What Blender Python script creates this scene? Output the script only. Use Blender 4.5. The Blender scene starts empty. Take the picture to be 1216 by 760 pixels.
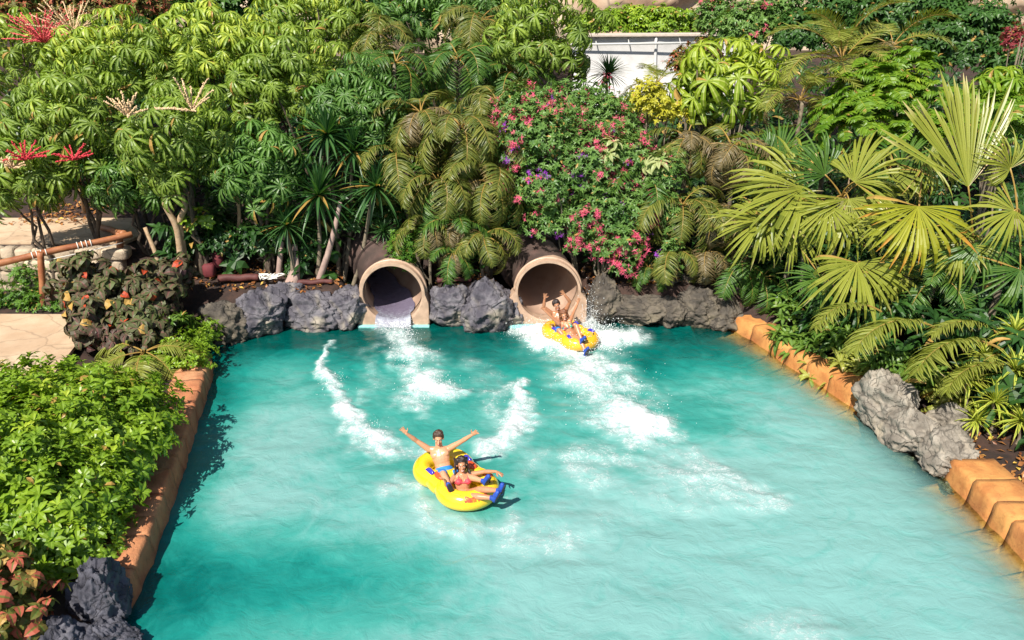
import bpy, math, random
import numpy as np
from mathutils import Vector, Matrix, Euler
rng = np.random.default_rng(11)
PI = math.pi
C = bpy.context.scene.collection

# ------------------------------------------------------------------ camera geometry, used to survey points of the place
PITCH = math.atan(.4); SP, CP = math.sin(PITCH), math.cos(PITCH); HC = 8.05
def J(px, py, Y):
    u = (px-608)/1000; v = (380-py)/1000; t = Y/(CP+v*SP)
    return np.array([u*t, Y, HC+t*(-SP+v*CP)])
def W(px, py, z=0.):
    u = (px-608)/1000; v = (380-py)/1000; t = (HC-z)/(SP-v*CP)
    return np.array([u*t, t*(CP+v*SP), z])

# ------------------------------------------------------------------ noise
def _hash(ix, iy, iz, seed):
    n = (ix*374761393 + iy*668265263 + iz*2147483647 + seed*1274126177) & 0xffffffff
    n = ((n ^ (n >> 13)) * 1274126177) & 0xffffffff
    n = (n ^ (n >> 16)) & 0xffffff
    return n/float(0xffffff)
def vnoise(p, seed=0):
    p = np.asarray(p, float); i = np.floor(p).astype(np.int64); f = p-i; f = f*f*(3-2*f)
    r = 0
    for a in (0, 1):
        for b in (0, 1):
            for c in (0, 1):
                w = (f[..., 0] if a else 1-f[..., 0])*(f[..., 1] if b else 1-f[..., 1])*(f[..., 2] if c else 1-f[..., 2])
                r = r + w*_hash(i[..., 0]+a, i[..., 1]+b, i[..., 2]+c, seed)
    return r*2-1
def fbm(p, o=4, seed=0, g=.5):
    r = 0; a = 1; s = 0
    for k in range(o):
        r = r+a*vnoise(np.asarray(p)*2**k+k*7.3, seed+k); s += a; a *= g
    return r/s
def sstep(a, b, x):
    t = np.clip((x-a)/(b-a), 0, 1); return t*t*(3-2*t)

# ------------------------------------------------------------------ mesh assembly
class Acc:
    def __init__(s): s.V = []; s.Q = []; s.T = []; s.A = []; s.n = 0
    def add(s, V, Q=None, T=None, A=None):
        V = np.asarray(V, float).reshape(-1, 3)
        if Q is not None and len(Q): s.Q.append(np.asarray(Q, np.int64).reshape(-1, 4)+s.n)
        if T is not None and len(T): s.T.append(np.asarray(T, np.int64).reshape(-1, 3)+s.n)
        if A is None: A = np.zeros((len(V), 3))
        s.A.append(np.broadcast_to(A, (len(V), 3)) if np.ndim(A) == 1 else A)
        s.V.append(V); s.n += len(V)
    def arrays(s):
        V = np.concatenate(s.V) if s.V else np.zeros((0, 3)); A = np.concatenate(s.A) if s.A else np.zeros((0, 3))
        Q = np.concatenate(s.Q) if s.Q else np.zeros((0, 4), int)
        return V, Q, A
    def mesh(s, name, mat, smooth=True, origin=(0, 0, 0)):
        V = np.concatenate(s.V)-np.array(origin); A = np.concatenate(s.A)
        Q = np.concatenate(s.Q) if s.Q else np.zeros((0, 4), np.int64)
        T = np.concatenate(s.T) if s.T else np.zeros((0, 3), np.int64)
        me = bpy.data.meshes.new(name)
        me.vertices.add(len(V)); me.vertices.foreach_set('co', V.ravel())
        nl = 4*len(Q)+3*len(T); me.loops.add(nl)
        me.loops.foreach_set('vertex_index', np.concatenate([Q.ravel(), T.ravel()]).astype(np.int32))
        st = np.concatenate([np.arange(len(Q))*4, 4*len(Q)+np.arange(len(T))*3]).astype(np.int32)
        tot = np.concatenate([np.full(len(Q), 4), np.full(len(T), 3)]).astype(np.int32)
        me.polygons.add(len(st)); me.polygons.foreach_set('loop_start', st); me.polygons.foreach_set('loop_total', tot)
        me.polygons.foreach_set('use_smooth', np.full(len(st), smooth))
        me.update(calc_edges=True)
        at = me.attributes.new('lf', 'FLOAT_COLOR', 'POINT')
        at.data.foreach_set('color', np.concatenate([A, np.ones((len(V), 1))], 1).ravel())
        if mat: me.materials.append(mat)
        return me
def tag(o, label=None, cat=None, group=None, kind=None):
    if label: o['label'] = label
    if cat: o['category'] = cat
    if group: o['group'] = group
    if kind: o['kind'] = kind
    return o
def link(name, data, loc=(0, 0, 0), parent=None, rot=None):
    o = bpy.data.objects.new(name, data); C.objects.link(o); o.location = Vector([float(q) for q in loc])
    if rot is not None: o.rotation_euler = rot
    if parent: o.parent = parent
    return o
def empty(name, loc, label, cat, group=None):
    return tag(link(name, None, loc), label, cat, group)

# ------------------------------------------------------------------ basic shapes
def rot_axis(ax, a):
    return np.array(Matrix.Rotation(a, 3, Vector(ax)))
def frame_from(d, up=(0, 0, 1)):
    d = np.asarray(d, float); d = d/(np.linalg.norm(d)+1e-9)
    u = np.asarray(up, float)
    if abs(d@u) > .97: u = np.array([1., 0, 0])
    s = np.cross(u, d); s /= np.linalg.norm(s); n = np.cross(d, s)
    return np.stack([d, s, n], 1)            # columns: forward, side, up
def tube(acc, P, R, n=8, cap=False, A=None, sq=1.0, up=(0, 0, 1)):
    """tapered tube along points P with radii R; cap rounds the ends"""
    P = [np.asarray(p, float) for p in P]; R = list(R)
    if cap:
        d0 = P[0]-P[1]; d0 /= np.linalg.norm(d0)+1e-9; d1 = P[-1]-P[-2]; d1 /= np.linalg.norm(d1)+1e-9
        a = [(math.cos(x), math.sin(x)) for x in (0.02, .5, 1.0)]
        P = [P[0]+d0*R[0]*math.cos(x) for x in (0.02, .5, 1.0)]+P+[P[-1]+d1*R[-1]*math.cos(x) for x in (1.0, .5, 0.02)]
        R = [R[0]*math.sin(x) for x in (.02, .5, 1.0)]+R+[R[-1]*math.sin(x) for x in (1.0, .5, .02)]
    P = np.array(P); m = len(P); T = np.gradient(P, axis=0); T /= np.linalg.norm(T, axis=1)[:, None]+1e-9
    F = frame_from(T[0], up); s, nn = F[:, 1], F[:, 2]; rings = []
    th = np.arange(n)/n*2*PI
    for k in range(m):
        s = s-T[k]*(s@T[k]); s /= np.linalg.norm(s)+1e-9; nn = np.cross(T[k], s)
        rings.append(P[k]+R[k]*(np.cos(th)[:, None]*s+sq*np.sin(th)[:, None]*nn))
    V = np.concatenate(rings); i = np.arange(m-1)[:, None]*n; j = np.arange(n)[None]
    Q = np.stack([i+j, i+(j+1) % n, i+n+(j+1) % n, i+n+j], -1).reshape(-1, 4)
    Tt = []
    for b in (0, (m-1)*n):
        for k in range(1, n-1): Tt.append((b, b+k+1, b+k) if b == 0 else (b, b+k, b+k+1))
    acc.add(V, Q, Tt, A)
def box(acc, c, s, R=None, A=None, bev=.0):
    s = np.asarray(s, float)/2; c = np.asarray(c, float); R = np.eye(3) if R is None else np.asarray(R)
    if bev <= 0:
        V = np.array([(x, y, z) for x in (-1, 1) for y in (-1, 1) for z in (-1, 1)])*s
        Q = [(0, 1, 3, 2), (4, 6, 7, 5), (0, 4, 5, 1), (2, 3, 7, 6), (0, 2, 6, 4), (1, 5, 7, 3)]
        acc.add(V@R.T+c, Q, None, A); return
    V = []; idx = {}
    for x in (-1, 1):
        for y in (-1, 1):
            for z in (-1, 1):
                for ax in range(3):
                    p = np.array([x, y, z], float)*s
                    for b in range(3):
                        if b != ax: p[b] -= np.sign(p[b])*bev
                    idx[(x, y, z, ax)] = len(V); V.append(p)
    V = np.array(V); Q = []; T = []
    def face(l):
        nrm = np.cross(V[l[1]]-V[l[0]], V[l[2]]-V[l[0]])
        if nrm@np.mean(V[l], 0) < 0: l = l[::-1]
        (Q if len(l) == 4 else T).append(tuple(l))
    for ax in range(3):
        b, d = [k for k in range(3) if k != ax]
        for sg in (-1, 1):
            l = []
            for q in ((-1, -1), (-1, 1), (1, 1), (1, -1)):
                k = [0, 0, 0]; k[ax] = sg; k[b], k[d] = q; l.append(idx[(k[0], k[1], k[2], ax)])
            face(l)
        for q in ((-1, -1), (-1, 1), (1, 1), (1, -1)):
            k0 = [0, 0, 0]; k0[b], k0[d] = q; k1 = list(k0); k0[ax] = -1; k1[ax] = 1
            face([idx[(*k0, b)], idx[(*k0, d)], idx[(*k1, d)], idx[(*k1, b)]])
    for x in (-1, 1):
        for y in (-1, 1):
            for z in (-1, 1): face([idx[(x, y, z, a)] for a in range(3)])
    acc.add(V@R.T+c, Q, T, A)
def sphere_grid(n, m):
    th = np.linspace(.02, PI-.02, m); ph = np.arange(n)/n*2*PI
    V = np.stack([np.sin(th)[:, None]*np.cos(ph), np.sin(th)[:, None]*np.sin(ph), np.repeat(np.cos(th)[:, None], n, 1)], -1).reshape(-1, 3)
    i = np.arange(m-1)[:, None]*n; j = np.arange(n)[None]
    Q = np.stack([i+j, i+n+j, i+n+(j+1) % n, i+(j+1) % n], -1).reshape(-1, 4)
    T = [(0, k, k+1) for k in range(1, n-1)]+[((m-1)*n, (m-1)*n+k+1, (m-1)*n+k) for k in range(1, n-1)]
    return V, Q, T
def ell(acc, c, r, R=None, n=16, m=10, A=None):
    V, Q, T = sphere_grid(n, m); V = V*np.asarray(r, float)
    if R is not None: V = V@np.asarray(R).T
    acc.add(V+np.asarray(c), Q, T, A)
def inst(acc, tmpl, M, t, tintvar=None):
    """many copies of a template: M (k,3,4), t (k,) tint"""
    V, Q, A = tmpl; k = len(M)
    VV = np.einsum('kij,vj->kvi', M[:, :, :3], V)+M[:, None, :, 3]
    QQ = Q[None]+(np.arange(k)*len(V))[:, None, None]
    AA = np.repeat(A[None], k, 0).copy(); AA[..., 0] = np.clip(AA[..., 0]+np.asarray(t)[:, None], 0, 1)
    acc.add(VV.reshape(-1, 3), QQ.reshape(-1, 4), None, AA.reshape(-1, 3))
def mats(P, F, S):
    """positions, forward-axis frames (k,3,3), scales -> (k,3,4)"""
    return np.concatenate([F*np.asarray(S)[:, None, None], np.asarray(P)[:, :, None]], 2)
def frames_up(N, spin=None):
    """frames whose local Z is N, random spin about it"""
    N = N/np.linalg.norm(N, axis=1)[:, None]; k = len(N)
    a = rng.random(k)*2*PI if spin is None else spin
    ref = np.where(np.abs(N[:, 2:3]) > .9, np.array([[1., 0, 0]]), np.array([[0, 0, 1.]]))
    s = np.cross(ref, N); s /= np.linalg.norm(s, axis=1)[:, None]; q = np.cross(N, s)
    X = np.cos(a)[:, None]*s+np.sin(a)[:, None]*q; Y = np.cross(N, X)
    return np.stack([X, Y, N], 2)

# ------------------------------------------------------------------ leaf templates
def leaf(L, Wd, n=4, fold=.25, p0=0., p1=0., shape='lens', twist=0.):
    """blade along +X, pitch goes from p0 to p1 radians, three vertices per station"""
    s = np.linspace(0, 1, n+1)
    if shape == 'lens': w = np.sin(PI*np.clip(s*.92+.06, 0, 1))**.8
    elif shape == 'ovate': w = np.sin(PI*s**.62)**.85+.03
    elif shape == 'sword': w = np.minimum(.55+s*1.5, 1)*(1-s**2.5)+.02
    elif shape == 'strap': w = np.minimum(.6+s*3, 1)*np.clip((1-s)*4, .04, 1)
    elif shape == 'obov': w = np.sin(PI*np.clip(s**1.5*.93+.04, 0, 1))**.8
    w = w*Wd/2
    p = p0+(p1-p0)*s; ds = L/n
    x = np.concatenate([[0], np.cumsum(np.cos((p[1:]+p[:-1])/2)*ds)]); z = np.concatenate([[0], np.cumsum(np.sin((p[1:]+p[:-1])/2)*ds)])
    V = np.zeros((n+1, 3, 3)); A = np.zeros((n+1, 3, 3))
    V[:, :, 0] = x[:, None]; V[:, :, 2] = z[:, None]
    V[:, 0, 1] = -w; V[:, 2, 1] = w
    for k in (0, 2):
        V[:, k, 2] += w*fold*np.cos(p); V[:, k, 0] -= w*fold*np.sin(p)
    A[:, 1, 1] = 1; A[:, :, 2] = s[:, None]
    i = np.arange(n)[:, None]*3; j = np.arange(2)[None]
    Q = np.stack([i+j, i+3+j, i+4+j, i+1+j], -1).reshape(-1, 4)
    return V.reshape(-1, 3), Q, A.reshape(-1, 3)
def Rz(a):
    c, s = math.cos(a), math.sin(a); return np.array([[c, -s, 0], [s, c, 0], [0, 0, 1.]])
def Ry(a):
    c, s = math.cos(a), math.sin(a); return np.array([[c, 0, s], [0, 1, 0], [-s, 0, c]])
def Rx(a):
    c, s = math.cos(a), math.sin(a); return np.array([[1, 0, 0], [0, c, -s], [0, s, c]])
def whorl(k, L, Wd, n=4, fold=.25, p0=.2, p1=-1.3, shape='lens', seed=0, stem=.0, jit=.25, rings=1):
    r = np.random.default_rng(seed); acc = Acc()
    for q in range(rings):
        for i in range(k):
            e = r.normal(0, jit, 2)
            lf = leaf(L*(1+r.normal(0, .1))*(1-.25*q), Wd*(1+r.normal(0, .1)), n, fold, p0+e[0]+q*.5, p1+e[1]+q*.5, shape)
            a = (i+.5*q)/k*2*PI+r.normal(0, .1)
            V = lf[0]+np.array([stem, 0, 0])
            acc.add(V@Rz(a).T, lf[1], None, lf[2])
    return acc.arrays()
def rosette(k, L, Wd, n=5, seed=0, fold=.3, lo=-.5, hi=1.4, bend=-.7, shape='sword'):
    """sword leaves pointing in all upward directions"""
    r = np.random.default_rng(seed); acc = Acc()
    for i in range(k):
        t = (i+.5)/k; el = lo+(hi-lo)*t**.8+r.normal(0, .1)
        lf = leaf(L*(1+r.normal(0, .08))*(.75+.25*math.cos(el)), Wd, n, fold, el, el+bend*(1.2-t*.7), shape)
        acc.add(lf[0]@Rz(i*2.39996+r.normal(0, .1)).T, lf[1], None, lf[2])
    return acc.arrays()
def frond(L=1.6, n=34, ll=.5, lw=.03, p0=1.0, p1=-.9, lean=.6, droop=-.5, ldroop=-.7, seed=0, stemfrac=.18, vee=.25, ragged=.1, seg=4):
    """feather palm frond: arching rachis along +X, leaflets either side"""
    r = np.random.default_rng(seed); acc = Acc(); m = 26
    s = np.linspace(0, 1, m); p = p0+(p1-p0)*s**1.15
    x = np.cumsum(np.cos(p))*L/m; z = np.cumsum(np.sin(p))*L/m
    y = np.sin(s*2)*r.normal(0, .05)*L
    R = np.stack([x, y, z], 1)
    A = np.array([.55, .9, .0])
    tube(acc, R[::2], np.linspace(.016, .004, m)[::2]*(.6+L/3), 5, A=A)
    for i in range(n):
        t = stemfrac+(1-stemfrac)*(i+.5)/n
        f = t*(m-1); k = int(min(f, m-2)); q = f-k; pos = R[k]*(1-q)+R[k+1]*q
        pp = p0+(p1-p0)*t**1.15
        u = (t-stemfrac)/(1-stemfrac)
        l = ll*(math.sin(PI*min(1, .12+u*.83))**.6)*(1+r.normal(0, ragged))
        for sd in (-1, 1):
            if r.random() < .03: continue
            lf = leaf(l, lw, seg, .35, vee+r.normal(0, .08), vee+droop+ldroop*.6+r.normal(0, .2), 'sword')
            V = lf[0]@Rx(r.normal(0, .25)).T
            V = V@Rz(sd*(PI/2-lean*(0.6+.7*u)+r.normal(0, .06))).T
            V = V@Ry(-pp).T
            acc.add(V+pos, lf[1], None, lf[2])
    return acc.arrays()
def fan(R=.75, n=36, span=2.3, split=.5, droop=-1.1, stalk=.8, seed=0, cup=.15, w=1.0, tipdroop=1.0, bend=.9):
    """fan palm leaf: petiole along +X, then radiating pleated segments with hanging tips"""
    r = np.random.default_rng(seed); acc = Acc()
    if stalk: tube(acc, [(0, 0, 0), (stalk*.5, 0, stalk*.05), (stalk, 0, 0), (stalk+.08*math.cos(bend), 0, -.08*math.sin(bend))], [.02, .016, .014, .01], 5, A=np.array([.6, .9, 0]))
    st = np.array([0, .16, .35, split, .68, .84, 1.0]); d = 2*span/n
    for i in range(n):
        a = -span+(i+.5)*d; l = R*(.76+.24*math.cos(a*.7))*(1+r.normal(0, .08))*(.6 if r.random() < .06 else 1)
        dd = droop*(1+r.normal(0, .4))*tipdroop*(1+.5*abs(a)/span); tw = r.normal(0, .06)
        x = 0; z = 0; pts = [(0, 0)]; ang = cup
        for k in range(1, len(st)):
            ds = (st[k]-st[k-1])*l
            ang = cup+dd*max(0, (st[k]-split*.75))**1.3*1.6
            x += math.cos(ang)*ds; z += math.sin(ang)*ds; pts.append((x, z))
        V = []; A = []
        for k, (x, z) in enumerate(pts):
            wd = math.tan(d/2)*x*1.03 if st[k] <= split else math.tan(d/2)*split*l*1.03*(1-((st[k]-split)/(1-split))**1.4*.96)
            wd = max(wd, .0015)*w
            pl = wd*.45
            for q, s_ in enumerate((-1, 0, 1)):
                V.append((x, s_*wd, z-(pl if s_ == 0 else 0))); A.append((0, 1. if s_ == 0 else 0, st[k]))
        V = np.array(V)@Rz(a+tw).T
        n_ = len(st); I = np.arange(n_-1)[:, None]*3; jj = np.arange(2)[None]
        Q = np.stack([I+jj, I+3+jj, I+4+jj, I+1+jj], -1).reshape(-1, 4)
        acc.add(V@Ry(bend).T+np.array([stalk, 0, 0]), Q, None, np.array(A))
    return acc.arrays()

# ------------------------------------------------------------------ materials
def newmat(name):
    m = bpy.data.materials.new(name); m.use_nodes = True; nt = m.node_tree
    b = nt.nodes['Principled BSDF']; return m, nt, b
def nd(nt, t, **kw):
    n = nt.nodes.new('ShaderNode'+t)
    for k, v in kw.items():
        if k.startswith('_'): setattr(n, k[1:], v)
        else: n.inputs[k].default_value = v
    return n
def mixc(nt, fac, a, b, mode='MIX'):
    n = nt.nodes.new('ShaderNodeMix'); n.data_type = 'RGBA'; n.blend_type = mode
    for sock, v in ((n.inputs[0], fac), (n.inputs[6], a), (n.inputs[7], b)):
        if isinstance(v, bpy.types.NodeSocket): nt.links.new(v, sock)
        elif isinstance(v, (tuple, list)): sock.default_value = (*v, 1) if len(v) == 3 else v
        else: sock.default_value = v
    return n.outputs[2]
def mth(nt, op, a, b=0., c=0., clamp=False):
    n = nt.nodes.new('ShaderNodeMath'); n.operation = op; n.use_clamp = clamp
    for k, v in enumerate((a, b, c)):
        if isinstance(v, bpy.types.NodeSocket): nt.links.new(v, n.inputs[k])
        else: n.inputs[k].default_value = v
    return n.outputs[0]
def ramp(nt, x, a, b):
    n = nt.nodes.new('ShaderNodeMapRange'); n.interpolation_type = 'SMOOTHSTEP'
    nt.links.new(x, n.inputs[0]); n.inputs[1].default_value = a; n.inputs[2].default_value = b; return n.outputs[0]
def noise(nt, scale, detail=4, rough=.55, vec=None, dist=0.):
    n = nd(nt, 'TexNoise', Scale=scale, Detail=detail, Roughness=rough, Distortion=dist)
    if vec is None:
        tc = nt.nodes.new('ShaderNodeTexCoord'); vec = tc.outputs['Object']
    nt.links.new(vec, n.inputs['Vector']); return n.outputs[0]
def leaf_mat(name, dark, light, rib=None, ribamt=.5, tip=None, tipamt=.5, tips=(.7, 1.), trans=.3, rough=.42, spec=.4, young=None, youngamt=.0, perleaf=False, dead=.025):
    m, nt, b = newmat(name)
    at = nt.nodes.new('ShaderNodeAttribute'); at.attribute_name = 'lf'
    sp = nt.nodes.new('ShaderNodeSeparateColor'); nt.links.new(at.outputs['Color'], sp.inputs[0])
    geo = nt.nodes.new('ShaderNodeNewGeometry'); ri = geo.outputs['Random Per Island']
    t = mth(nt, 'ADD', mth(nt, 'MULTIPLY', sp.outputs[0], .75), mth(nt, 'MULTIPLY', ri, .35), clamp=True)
    col = mixc(nt, t, dark, light)
    if young and perleaf: col = mixc(nt, ramp(nt, mth(nt, 'FRACT', mth(nt, 'MULTIPLY', ri, 3.77)), 1-youngamt, 1.02-youngamt), col, young)
    elif young: col = mixc(nt, ramp(nt, mth(nt, 'ADD', sp.outputs[0], mth(nt, 'MULTIPLY', ri, .4)), 1.25-youngamt, 1.35-youngamt*.6), col, young)
    if rib: col = mixc(nt, mth(nt, 'MULTIPLY', ramp(nt, sp.outputs[1], .62, 1.), ribamt), col, rib)
    if tip:
        r2 = mth(nt, 'FRACT', mth(nt, 'MULTIPLY', ri, 7.31))
        f = mth(nt, 'MULTIPLY', ramp(nt, mth(nt, 'ADD', sp.outputs[2], mth(nt, 'MULTIPLY', r2, .35)), tips[0]+.2, tips[1]+.2), tipamt)
        col = mixc(nt, f, col, tip)
    if dead: col = mixc(nt, ramp(nt, mth(nt, 'FRACT', mth(nt, 'MULTIPLY', ri, 13.7)), 1-dead, 1-dead*.8), col, (.42, .26, .07))
    nt.links.new(col, b.inputs['Base Color']); b.inputs['Roughness'].default_value = rough
    b.inputs['Specular IOR Level'].default_value = spec
    tr = nt.nodes.new('ShaderNodeBsdfTranslucent')
    nt.links.new(mixc(nt, 1., col, (1.25, 1.35, .5), 'MULTIPLY'), tr.inputs[0])
    ms = nt.nodes.new('ShaderNodeMixShader'); ms.inputs[0].default_value = trans
    nt.links.new(b.outputs[0], ms.inputs[1]); nt.links.new(tr.outputs[0], ms.inputs[2])
    nt.links.new(ms.outputs[0], nt.nodes['Material Output'].inputs[0])
    return m
def stone_mat(name, c1, c2, c3, scale=3., bump=.6, rough=.85, c3amt=.5, wet=None, fine=30, crk=.8, ckamt=.6):
    m, nt, b = newmat(name)
    n1 = noise(nt, scale, 6, .6); n2 = noise(nt, scale*5, 5, .65); n3 = noise(nt, scale*.45, 3, .5, dist=.6)
    col = mixc(nt, ramp(nt, n1, .35, .65), c1, c2)
    col = mixc(nt, mth(nt, 'MULTIPLY', ramp(nt, n3, .5, .68), c3amt), col, c3)
    col = mixc(nt, mth(nt, 'MULTIPLY', ramp(nt, n2, .55, .75), .35), col, tuple(q*.45 for q in c1))
    vc = nd(nt, 'TexVoronoi', Scale=scale*crk, _feature='DISTANCE_TO_EDGE'); tcv = nt.nodes.new('ShaderNodeTexCoord'); wv = nt.nodes.new('ShaderNodeVectorMath'); wv.operation = 'MULTIPLY_ADD'
    nn = nd(nt, 'TexNoise', Scale=scale*2, Detail=4.); nt.links.new(tcv.outputs['Object'], nn.inputs[0]); nt.links.new(nn.outputs[1], wv.inputs[0]); wv.inputs[1].default_value = (.35,)*3; nt.links.new(tcv.outputs['Object'], wv.inputs[2]); nt.links.new(wv.outputs[0], vc.inputs[0])
    ck = ramp(nt, vc.outputs[0], .0, .035); col = mixc(nt, mth(nt, 'MULTIPLY', mth(nt, 'SUBTRACT', 1., ck), ckamt), col, tuple(q*.25 for q in c1))
    if wet is not None:
        g = nt.nodes.new('ShaderNodeNewGeometry'); sx = nt.nodes.new('ShaderNodeSeparateXYZ'); nt.links.new(g.outputs['Position'], sx.inputs[0])
        f = ramp(nt, mth(nt, 'ADD', sx.outputs[2], mth(nt, 'MULTIPLY', n1, .12)), wet+.12, wet)
        col = mixc(nt, mth(nt, 'MULTIPLY', f, .6), col, (.03, .035, .02))
        rr = mixc(nt, f, (rough,)*3, (.25,)*3); nt.links.new(rr, b.inputs['Roughness'])
    else: b.inputs['Roughness'].default_value = rough
    nt.links.new(col, b.inputs['Base Color'])
    bp = nd(nt, 'Bump', Strength=bump, Distance=.05)
    h = mth(nt, 'ADD', mth(nt, 'ADD', n1, mth(nt, 'MULTIPLY', ck, .3*ckamt)), mth(nt, 'MULTIPLY', noise(nt, fine, 5, .7), .35)); nt.links.new(h, bp.inputs['Height'])
    nt.links.new(bp.outputs[0], b.inputs['Normal']); return m
def plain(name, col, rough=.5, var=.15, scale=8, bump=0., spec=.5, coat=0., bscale=40, sss=0.):
    m, nt, b = newmat(name)
    n1 = noise(nt, scale, 4)
    c = mixc(nt, ramp(nt, n1, .3, .7), tuple(q*(1-var) for q in col), tuple(min(1, q*(1+var)) for q in col))
    nt.links.new(c, b.inputs['Base Color']); b.inputs['Roughness'].default_value = rough
    b.inputs['Specular IOR Level'].default_value = spec; b.inputs['Coat Weight'].default_value = coat
    if sss: b.inputs['Subsurface Weight'].default_value = sss; b.inputs['Subsurface Scale'].default_value = .02; b.inputs['Subsurface Radius'].default_value = (1, .4, .2)
    if bump:
        bp = nd(nt, 'Bump', Strength=bump, Distance=.02); nt.links.new(noise(nt, bscale, 5, .6), bp.inputs['Height']); nt.links.new(bp.outputs[0], b.inputs['Normal'])
    return m
#@@MATS
M = {}
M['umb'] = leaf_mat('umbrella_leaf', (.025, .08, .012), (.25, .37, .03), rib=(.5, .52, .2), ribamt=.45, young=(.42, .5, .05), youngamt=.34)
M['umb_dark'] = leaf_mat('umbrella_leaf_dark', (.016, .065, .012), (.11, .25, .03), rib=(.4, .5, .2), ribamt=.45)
M['umb_lime'] = leaf_mat('umbrella_leaf_lime', (.07, .16, .01), (.34, .42, .02), rib=(.6, .62, .2), ribamt=.55)
M['palm'] = leaf_mat('palm_leaf', (.06, .095, .014), (.42, .39, .07), rib=(.45, .4, .12), ribamt=.3, tip=(.38, .25, .1), tipamt=.7, tips=(.75, 1.05))
M['palm_green'] = leaf_mat('green_palm_leaf', (.03, .10, .014), (.18, .29, .035), rib=(.3, .38, .1), ribamt=.3, tip=(.35, .27, .1), tipamt=.4, tips=(.85, 1.1))
M['palm_yellow'] = leaf_mat('yellow_palm_leaf', (.16, .19, .02), (.42, .44, .08), rib=(.5, .48, .2), ribamt=.4, tip=(.42, .26, .1), tipamt=.6, tips=(.85, 1.1))
M['palm_brown'] = leaf_mat('dry_palm_leaf', (.12, .09, .04), (.34, .27, .13), rib=(.45, .38, .2), ribamt=.4, tip=(.35, .22, .1), tipamt=.5)
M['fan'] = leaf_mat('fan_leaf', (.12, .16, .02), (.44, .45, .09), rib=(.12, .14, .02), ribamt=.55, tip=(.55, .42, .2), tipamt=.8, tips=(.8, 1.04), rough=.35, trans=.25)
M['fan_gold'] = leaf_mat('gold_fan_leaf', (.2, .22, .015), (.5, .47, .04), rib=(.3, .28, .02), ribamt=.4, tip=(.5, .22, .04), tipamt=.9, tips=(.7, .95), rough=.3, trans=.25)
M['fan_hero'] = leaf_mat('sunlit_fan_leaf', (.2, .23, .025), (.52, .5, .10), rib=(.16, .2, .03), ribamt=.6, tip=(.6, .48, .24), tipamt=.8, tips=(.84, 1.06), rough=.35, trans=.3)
M['sword'] = leaf_mat('sword_leaf', (.016, .075, .02), (.11, .26, .06), rib=(.25, .35, .12), ribamt=.35)
M['sword_var'] = leaf_mat('striped_sword_leaf', (.05, .14, .015), (.1, .22, .02), rib=(.04, .12, .01), ribamt=.0, trans=.3)
M['back'] = leaf_mat('far_leaf', (.015, .06, .012), (.1, .2, .03), trans=.2)
M['shrub'] = leaf_mat('small_leaf', (.025, .1, .012), (.14, .27, .025), young=(.3, .36, .06), youngamt=.1)
M['boug'] = leaf_mat('vine_leaf', (.03, .10, .018), (.19, .32, .07), young=(.42, .44, .2), youngamt=.2)
M['bush'] = leaf_mat('bush_leaf', (.035, .13, .01), (.29, .42, .02), rib=(.4, .5, .1), ribamt=.3, young=(.45, .53, .05), youngamt=.34, rough=.38)
M['laurel'] = leaf_mat('laurel_leaf', (.012, .05, .01), (.08, .18, .03), rough=.42, spec=.4)
M['fern'] = leaf_mat('ferny_leaf', (.05, .16, .01), (.24, .36, .025), young=(.45, .48, .04), youngamt=.2, trans=.4)
M['copper'] = leaf_mat('copper_leaf', (.06, .018, .035), (.10, .14, .04), rib=(.25, .08, .09), ribamt=.5, young=(.42, .06, .02), youngamt=.06, rough=.5, trans=.15, spec=.2, perleaf=True)
M['copper_red'] = leaf_mat('red_edged_leaf', (.09, .06, .02), (.16, .17, .03), rib=(.1, .16, .03), ribamt=.9, young=(.4, .1, .06), youngamt=.4, rough=.5, trans=.2, spec=.25, perleaf=True)
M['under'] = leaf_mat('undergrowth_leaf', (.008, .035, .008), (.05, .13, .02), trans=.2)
M['yellow'] = leaf_mat('yellow_leaf', (.25, .26, .02), (.55, .5, .04), trans=.3)
M['litter'] = leaf_mat('dead_leaf', (.12, .035, .015), (.38, .17, .05), young=(.6, .4, .08), youngamt=.12, trans=.05)
M['pale'] = leaf_mat('pale_leaf', (.25, .3, .1), (.5, .52, .25), rib=(.2, .28, .08), ribamt=.5)
M['redleaf'] = leaf_mat('dark_red_leaf', (.1, .015, .02), (.35, .05, .06))
M['pink'] = leaf_mat('pink_petal', (.75, .06, .22), (.9, .25, .3), trans=.35, rough=.6)
M['purple'] = leaf_mat('purple_petal', (.3, .03, .5), (.5, .12, .7), trans=.35, rough=.6)
M['tan_fl'] = plain('tan_blossom', (.6, .42, .24), .8, .3, 30)
M['red_fl'] = plain('red_blossom', (.5, .03, .045), .7, .3, 30)
M['crim_fl'] = plain('crimson_blossom', (.62, .09, .1), .8, .3, 30)
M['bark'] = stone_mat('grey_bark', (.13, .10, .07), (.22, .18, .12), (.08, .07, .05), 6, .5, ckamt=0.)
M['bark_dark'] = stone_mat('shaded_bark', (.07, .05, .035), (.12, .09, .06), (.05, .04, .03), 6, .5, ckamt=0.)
M['bark_tan'] = stone_mat('tan_bark', (.34, .22, .12), (.45, .32, .2), (.2, .15, .1), 5, .4, ckamt=0.)
M['bark_pink'] = stone_mat('smooth_pink_bark', (.3, .2, .17), (.42, .3, .25), (.2, .15, .14), 3, .3, ckamt=0.)
M['log'] = stone_mat('varnished_log', (.26, .085, .035), (.36, .15, .065), (.17, .055, .03), 4, .25, rough=.45, ckamt=0.)
M['log_dark'] = stone_mat('dark_red_log', (.07, .018, .016), (.11, .03, .025), (.05, .015, .015), 4, .4, rough=.7, ckamt=0.)
M['rope'] = plain('white_rope', (.7, .68, .62), .8, .1)
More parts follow.
